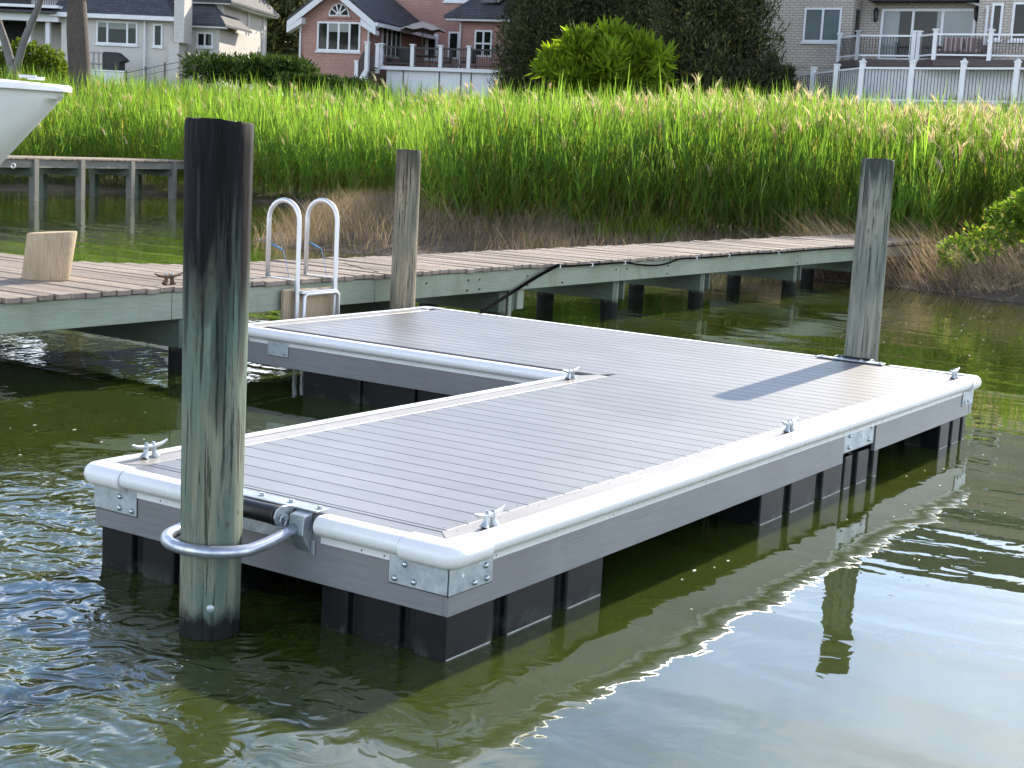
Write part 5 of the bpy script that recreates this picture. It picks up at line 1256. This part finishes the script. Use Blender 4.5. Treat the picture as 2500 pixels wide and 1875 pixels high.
def chair(Hh, xc, yc, zf, lab, ang, grp):
    t = sib('deck_chair', lab, 'chair', Hh); t['group'] = grp
    c_, s_ = math.cos(ang), math.sin(ang)
    def bxr(x0, x1, y0, y1, z0, z1, nm, mt=M_DARKMET):
        mb = MB().box(x0, x1, y0, y1, z0, z1); mb.v = [(xc + v[0] * c_ - v[1] * s_, yc + v[0] * s_ + v[1] * c_, zf + v[2]) for v in mb.v]; mb.build(nm, mt, t, bevel=.01)
    bxr(-.27, .27, -.27, .27, .38, .48, 'seat'); bxr(-.27, .27, .22, .29, .48, 1.0, 'backrest')
    for sx in (-1, 1):
        bxr(sx * .27 - .03, sx * .27 + .03, -.27, .27, .60, .64, 'armrest')
        for sy in (-1, 1): bxr(sx * .25 - .02, sx * .25 + .02, sy * .25 - .02, sy * .25 + .02, 0, .38, 'leg')
G_ = 'dark chairs on the raised deck of the red house'
chair(H, xc - 1.7, UD - .6, zt_, 'dark deck chair left of the round table near the wing windows', 1.6, G_); chair(H, xc - .3, UD - 1.2, zt_, 'dark deck chair directly in front of the round table', 3.1, G_); chair(H, xc + 1.5, UD - .5, zt_, 'dark deck chair right of the round table', -1.4, G_)
xq, _ = bx(1120, 150, 2.0); chair(H, xq + .5, 2.0, zt_, 'dark deck chair farthest right beside the cedar tree', -.6, G_)
# closed teal umbrella, lattice
tl = sib('closed_umbrella', 'closed teal umbrella standing in the garden before the red brick wall', 'umbrella', H)
xq, zq = bx(757, 149, -2.5); _, zq0 = bx(757, 192, -2.5)
MB().sweep([(xq, -2.5, zq0 - .1), (xq, -2.5, zq0 + .15), (xq, -2.5, zq0 + (zq - zq0) * .6), (xq, -2.5, zq0 + (zq - zq0) * .8), (xq, -2.5, zq)], [.10, .11, .14, .11, .02], 10).build('canopy', M_TEAL, tl, smooth='all'); MB().cyl((xq, -2.5, 0), (xq, -2.5, zq0), .025, n=8).build('pole', M_DARKMET, tl)
lt = sib('lattice_screen', 'small white diagonal lattice screen left of the teal umbrella', 'lattice', H)
a, z1 = bx(718, 166, -2); b_, z0 = bx(735, 201, -2); mb = MB(); hw = b_ - a; hh = z1 - z0
for k in range(-6, 8):
    for sg in (-1, 1):
        x0_, x1_ = a, b_; zA = z0 + k * .16; zB = zA + hw
        p, q_ = ((a, zA), (b_, zB)) if sg > 0 else ((a, zB), (b_, zA))
        def clipz(p, q_):
            (xa_, za_), (xb_, zb__) = p, q_; t0, t1 = 0, 1; dz_ = zb__ - za_
            for lim_, sgn in ((z0, 1), (z1, -1)):
                fa, fb = (za_ - lim_) * sgn, (zb__ - lim_) * sgn
                if fa < 0 and fb < 0: return None
                if fa < 0: t0 = max(t0, fa / (fa - fb))
                if fb < 0: t1 = min(t1, fa / (fa - fb))
            return None if t1 - t0 < .05 else ((xa_ + (xb_ - xa_) * t0, za_ + dz_ * t0), (xa_ + (xb_ - xa_) * t1, za_ + dz_ * t1))
        c_ = clipz(p, q_)
        if c_: mb.bar((c_[0][0], -2 + sg * .01, c_[0][1]), (c_[1][0], -2 + sg * .01, c_[1][1]), .012, .035)
mb.build('slats', M_HWHITE, lt); MB().box(a - .25, a - .12, -2.06, -1.94, z0 - .5, z0 + hh * .75).build('post', M_HWHITE, lt)

# ============ beige brick house, right
H = House('beige_brick_house', 'beige brick house with sliding glass doors at the upper right', 'house', 2078, 100, 60, .04 - PI / 2 + .02)
bx = lambda x, y, dep=0: H.px(x, y, dep)
sl, _ = bx(1770, 60); TOPZ = bx(2078, -190)[1]
H.box('wall', M_BBRICK, sl, 0, 0, 9, 0, TOPZ)
RD = 1.1
sr, _ = bx(2404, 60, RD); H.box('wall', M_BBRICK, .002, sr, RD, 9, 0, TOPZ - .01)
H.box('wall', M_BBRICK, sr + .002, sr + 5, -.1, 9, 0, TOPZ - .02)
H.roof([[(sl - .6, -.7, TOPZ), (sr + 5.6, -.7, TOPZ), (sr + 3, 4.5, TOPZ + 3.4), (sl + 2, 4.5, TOPZ + 3.4)], [(sl - .6, -.7, TOPZ + .001), (sl + 2, 4.5, TOPZ + 3.4), (sl - .6, 9.5, TOPZ + .001)]])
a, z1 = bx(1966, 19); b_, z0 = bx(2050, 103); H.window(a, b_, z0, z1, cols=2, glass=M_BLIND, fr=.08)
z_s = bx(1900, 155)[1]; H.box('brick_band', M_BBRICK, sl, -.002, -.03, -.001, z_s - .12, z_s + .12)
a, z1 = bx(1795, 74); b_, z0 = bx(1803, 165); H.box('downspout', M_HWHITE, a, b_, -.1, -.002, 0, TOPZ - .3)
d0, zz1 = bx(2087, 24, .5); MB().box(.0, .04, .35, .75, bx(2087, 96, .5)[1], zz1).build('window', M_GLASS, H.root)
# sliding doors
a, z1 = bx(2157, 28, RD); b_, z0 = bx(2371, 145, RD)
mb = MB(); y_ = RD
for f in (0, .34, .66, 1.0):
    xx = a + (b_ - a) * f; mb.box(xx - .05, xx + .05, y_ - .07, y_ - .001, z0, z1)
mb.box(a - .05, b_ + .05, y_ - .075, y_ - .0015, z1, z1 + .1).box(a - .05, b_ + .05, y_ - .075, y_ - .0015, z0 - .1, z0)
w_ = mb.build('sliding_door', M_HWHITE, H.root)
X_ = lambda f: a + (b_ - a) * f
MB().box(X_(0) + .05, X_(.19), y_ - .04, y_ - .002, z0, z1).build('pane', M_BLIND, w_, ); MB().box(X_(.19), X_(.34) - .05, y_ - .04, y_ - .002, z0, z1).build('pane', M_GLASS, w_)
MB().box(X_(.34) + .05, X_(.60), y_ - .04, y_ - .002, z0, z1).build('pane', M_GLASS, w_); MB().box(X_(.60), X_(.66) - .05, y_ - .04, y_ - .002, z0, z1).build('pane', M_BLIND, w_)
MB().box(X_(.66) + .05, X_(1) - .05, y_ - .045, y_ - .003, z0, z1).build('pane', M_BLIND, w_)
a, z1 = bx(2136, -14, RD); b_, z0 = bx(2392, 7, RD); MB().prism([(RD, z1), (RD - .8, z0 + .15), (RD - .8, z0), (RD, z0)], a, b_, 'x').build('awning', M_GRILLC, H.root)
for px_, py_ in ((2141, 36), (2386, 33)):
    xx, zz_ = bx(px_, py_, RD); MB().sweep([(xx, RD - .15, zz_ - .30), (xx, RD - .15, zz_ - .2), (xx, RD - .15, zz_ + .10), (xx, RD - .15, zz_ + .16), (xx, RD - .15, zz_ + .28)], [.03, .08, .10, .12, .02], 8).box(xx - .03, xx + .03, RD - .15, RD, zz_ + .1, zz_ + .16).build('wall_lamp', M_DARKMET, H.root)
a, z1 = bx(2475, 5, -.1); b_, z0 = bx(2540, 100, -.1); H.window(a, b_, z0, z1, y=-.1, cols=1); a, z1 = bx(2424, 8, -.1); b_, z0 = bx(2443, 98, -.1); H.window(a, b_, z0, z1, y=-.1, cols=1)
xx, _ = bx(2404, 40, -.1); MB().sweep([(xx - .9, RD - .3, bx(2388, 0, 0)[1]), (xx - .2, .2, bx(2408, 12, 0)[1]), (xx + .12, -.2, bx(2410, 20, 0)[1]), (xx + .12, -.2, 0)], .055, 8).build('downspout', M_HTRIM, H.root, smooth='all')
xx, zz_ = bx(1916, 197); MB().box(xx - .06, xx + .06, -.16, 0, zz_ - .2, zz_ + .15).build('wall_lamp', M_DARKMET, H.root, bevel=.02)
BH = H
# upper deck with white railing
ud = sib('raised_deck', 'upper deck with white railing and dark balusters at the beige brick house', 'deck', H)
UF = -1.6
def rail_run(par, P0, P1, zf, ph, posts=(True, True), bal=M_DARKMET, sp=.115, cap=.15, post_r=.075, zf1=None):
    """railing between two xy points at floor height zf"""
    zf1 = zf if zf1 is None else zf1
    p0, p1 = Vector((*P0, zf)), Vector((*P1, zf1)); d = (p1 - p0); ln = d.length
    MB().bar(p0 + Vector((0, 0, ph * .86)), p1 + Vector((0, 0, ph * .86)), .09, .07).build('rail', M_HWHITE, par); MB().bar(p0 + Vector((0, 0, .1)), p1 + Vector((0, 0, .1)), .06, .06).build('rail', M_HWHITE, par)
    mb = MB()
    for k in range(1, int(ln / sp)): p = p0 + d * (k * sp / ln); mb.box(p.x - .011, p.x + .011, p.y - .011, p.y + .011, p.z + .13, p.z + ph * .83)
    mb.build('balusters', bal, par)
    for q_, on in ((p0, posts[0]), (p1, posts[1])):
        if on: MB().box(q_.x - post_r, q_.x + post_r, q_.y - post_r, q_.y + post_r, q_.z - .1, q_.z + ph).box(q_.x - cap * .75, q_.x + cap * .75, q_.y - cap * .75, q_.y + cap * .75, q_.z + ph, q_.z + ph + .06).build('post', M_HWHITE, par)
pA = bx(2047, 143, UF + 1.2); pB = bx(2092, 141, UF); zf = pB[1]; phh = bx(2092, 78, UF)[1] - zf
pC = bx(2228, 146, UF); pD = bx(2278, 156, UF - .8); pE = bx(2413, 157, UF - .8); pF = bx(2530, 158, UF - .8)
zf2 = zf
rail_run(ud, (pA[0], UF + 1.2), (pB[0], UF), zf, phh); rail_run(ud, (pB[0], UF), (pC[0], UF), zf, phh); rail_run(ud, (pC[0] + .18, UF), (pD[0], UF - .8), zf, phh, (True, True)); rail_run(ud, (pD[0], UF - .8), (pE[0], UF - .8), zf, phh, (False, True)); rail_run(ud, (pE[0], UF - .8), (pF[0], UF - .8), zf, phh, (False, True))
MB().prism([(pA[0], RD), (pA[0], UF + 1.15), (pB[0], UF - .05), (pC[0] + .2, UF - .05), (pD[0], UF - .85), (pF[0] + 1, UF - .85), (pF[0] + 1, -.15), (sr, -.15), (sr, RD)], zf - .32, zf - .05, 'z').build('floor', M_DKWOOD, ud)
MB().prism([(pA[0] + .1, RD), (pA[0] + .1, UF + 1.4), (pB[0] + .1, UF + .3), (pF[0] + 1, UF + .3), (pF[0] + 1, -.15), (sr, -.15), (sr, RD)], 0, zf - .33, 'z').build('skirt_panel', M_HWHITE, ud)
# outdoor sofa
so = sib('outdoor_sofa', 'outdoor sofa with striped cushions behind the upper deck railing', 'sofa', H)
a, _ = bx(2290, 120, -.5); b_, _ = bx(2405, 120, -.5)
def stripe():
    m, nt, b, out = newmat('striped_cushion'); wv = nt.nodes.new('ShaderNodeTexWave'); L(nt, coords(nt, (1, 0, 0)), wv.inputs[0]); wv.inputs['Scale'].default_value = 1.6
    L(nt, mix(nt, ramp(nt, wv.outputs[1], [(.4, 0), (.6, 1)]), (.16, .10, .10), (.38, .30, .28)), b.inputs['Base Color']); b.inputs['Roughness'].default_value = .9; return m
M_STR = stripe()
MB().box(a, b_, -.9, .1, zf - .05, zf + .32).build('base', M_DKWOOD, so, bevel=.02)
for k in range(2):
    x0_ = a + .06 + k * (b_ - a - .06) / 2; x1_ = x0_ + (b_ - a) / 2 - .1
    MB().box(x0_, x1_, -.1, .12, zf + .42, zf + .95).build('back_cushion', M_STR, so, bevel=.05, seg=3); MB().box(x0_, x1_, -.88, -.12, zf + .32, zf + .45).build('seat_cushion', M_STR, so, bevel=.04, seg=3)
MB().box(a - .12, a, -.9, .1, zf, zf + .6).build('armrest', M_DKWOOD, so); MB().box(b_, b_ + .12, -.9, .1, zf, zf + .6).build('armrest', M_DKWOOD, so)
# lower terrace fence
lf = sib('white_fence', 'white terrace fence with dark balusters and capped posts above the reeds at right', 'fence', H)
FD = -5.0
pts = [(1930, 222, 173, FD + 2.6), (1987, 224, 167, FD + 1.7), (2044, 228, 160, FD + .8), (2107, 234, 152, FD), (2229, 236, 153, FD), (2354, 237, 153, FD), (2485, 238, 153, FD), (2620, 240, 153, FD)]
XY = []
for px_, pb, pt, dep in pts:
    x_q, zt_q = bx(px_, pt, dep); XY.append((x_q, dep, zt_q))
ztop = XY[3][2]
for i in range(len(XY) - 1):
    h_ = 1.45; z0a = XY[i][2] - h_; z0b = XY[i + 1][2] - h_
    rail_run(lf, XY[i][:2], XY[i + 1][:2], z0a + .0, h_, (i == 0, True), zf1=z0b, sp=.12, post_r=.09)
for i in range(3, 8):
    x_q, dep, zt_q = XY[i]; MB().sweep([(x_q, dep, zt_q + .065), (x_q, dep, zt_q + .10), (x_q, dep, zt_q + .17)], [.08, .07, .02], 8).build('post_lamp', M_ALU, lf)
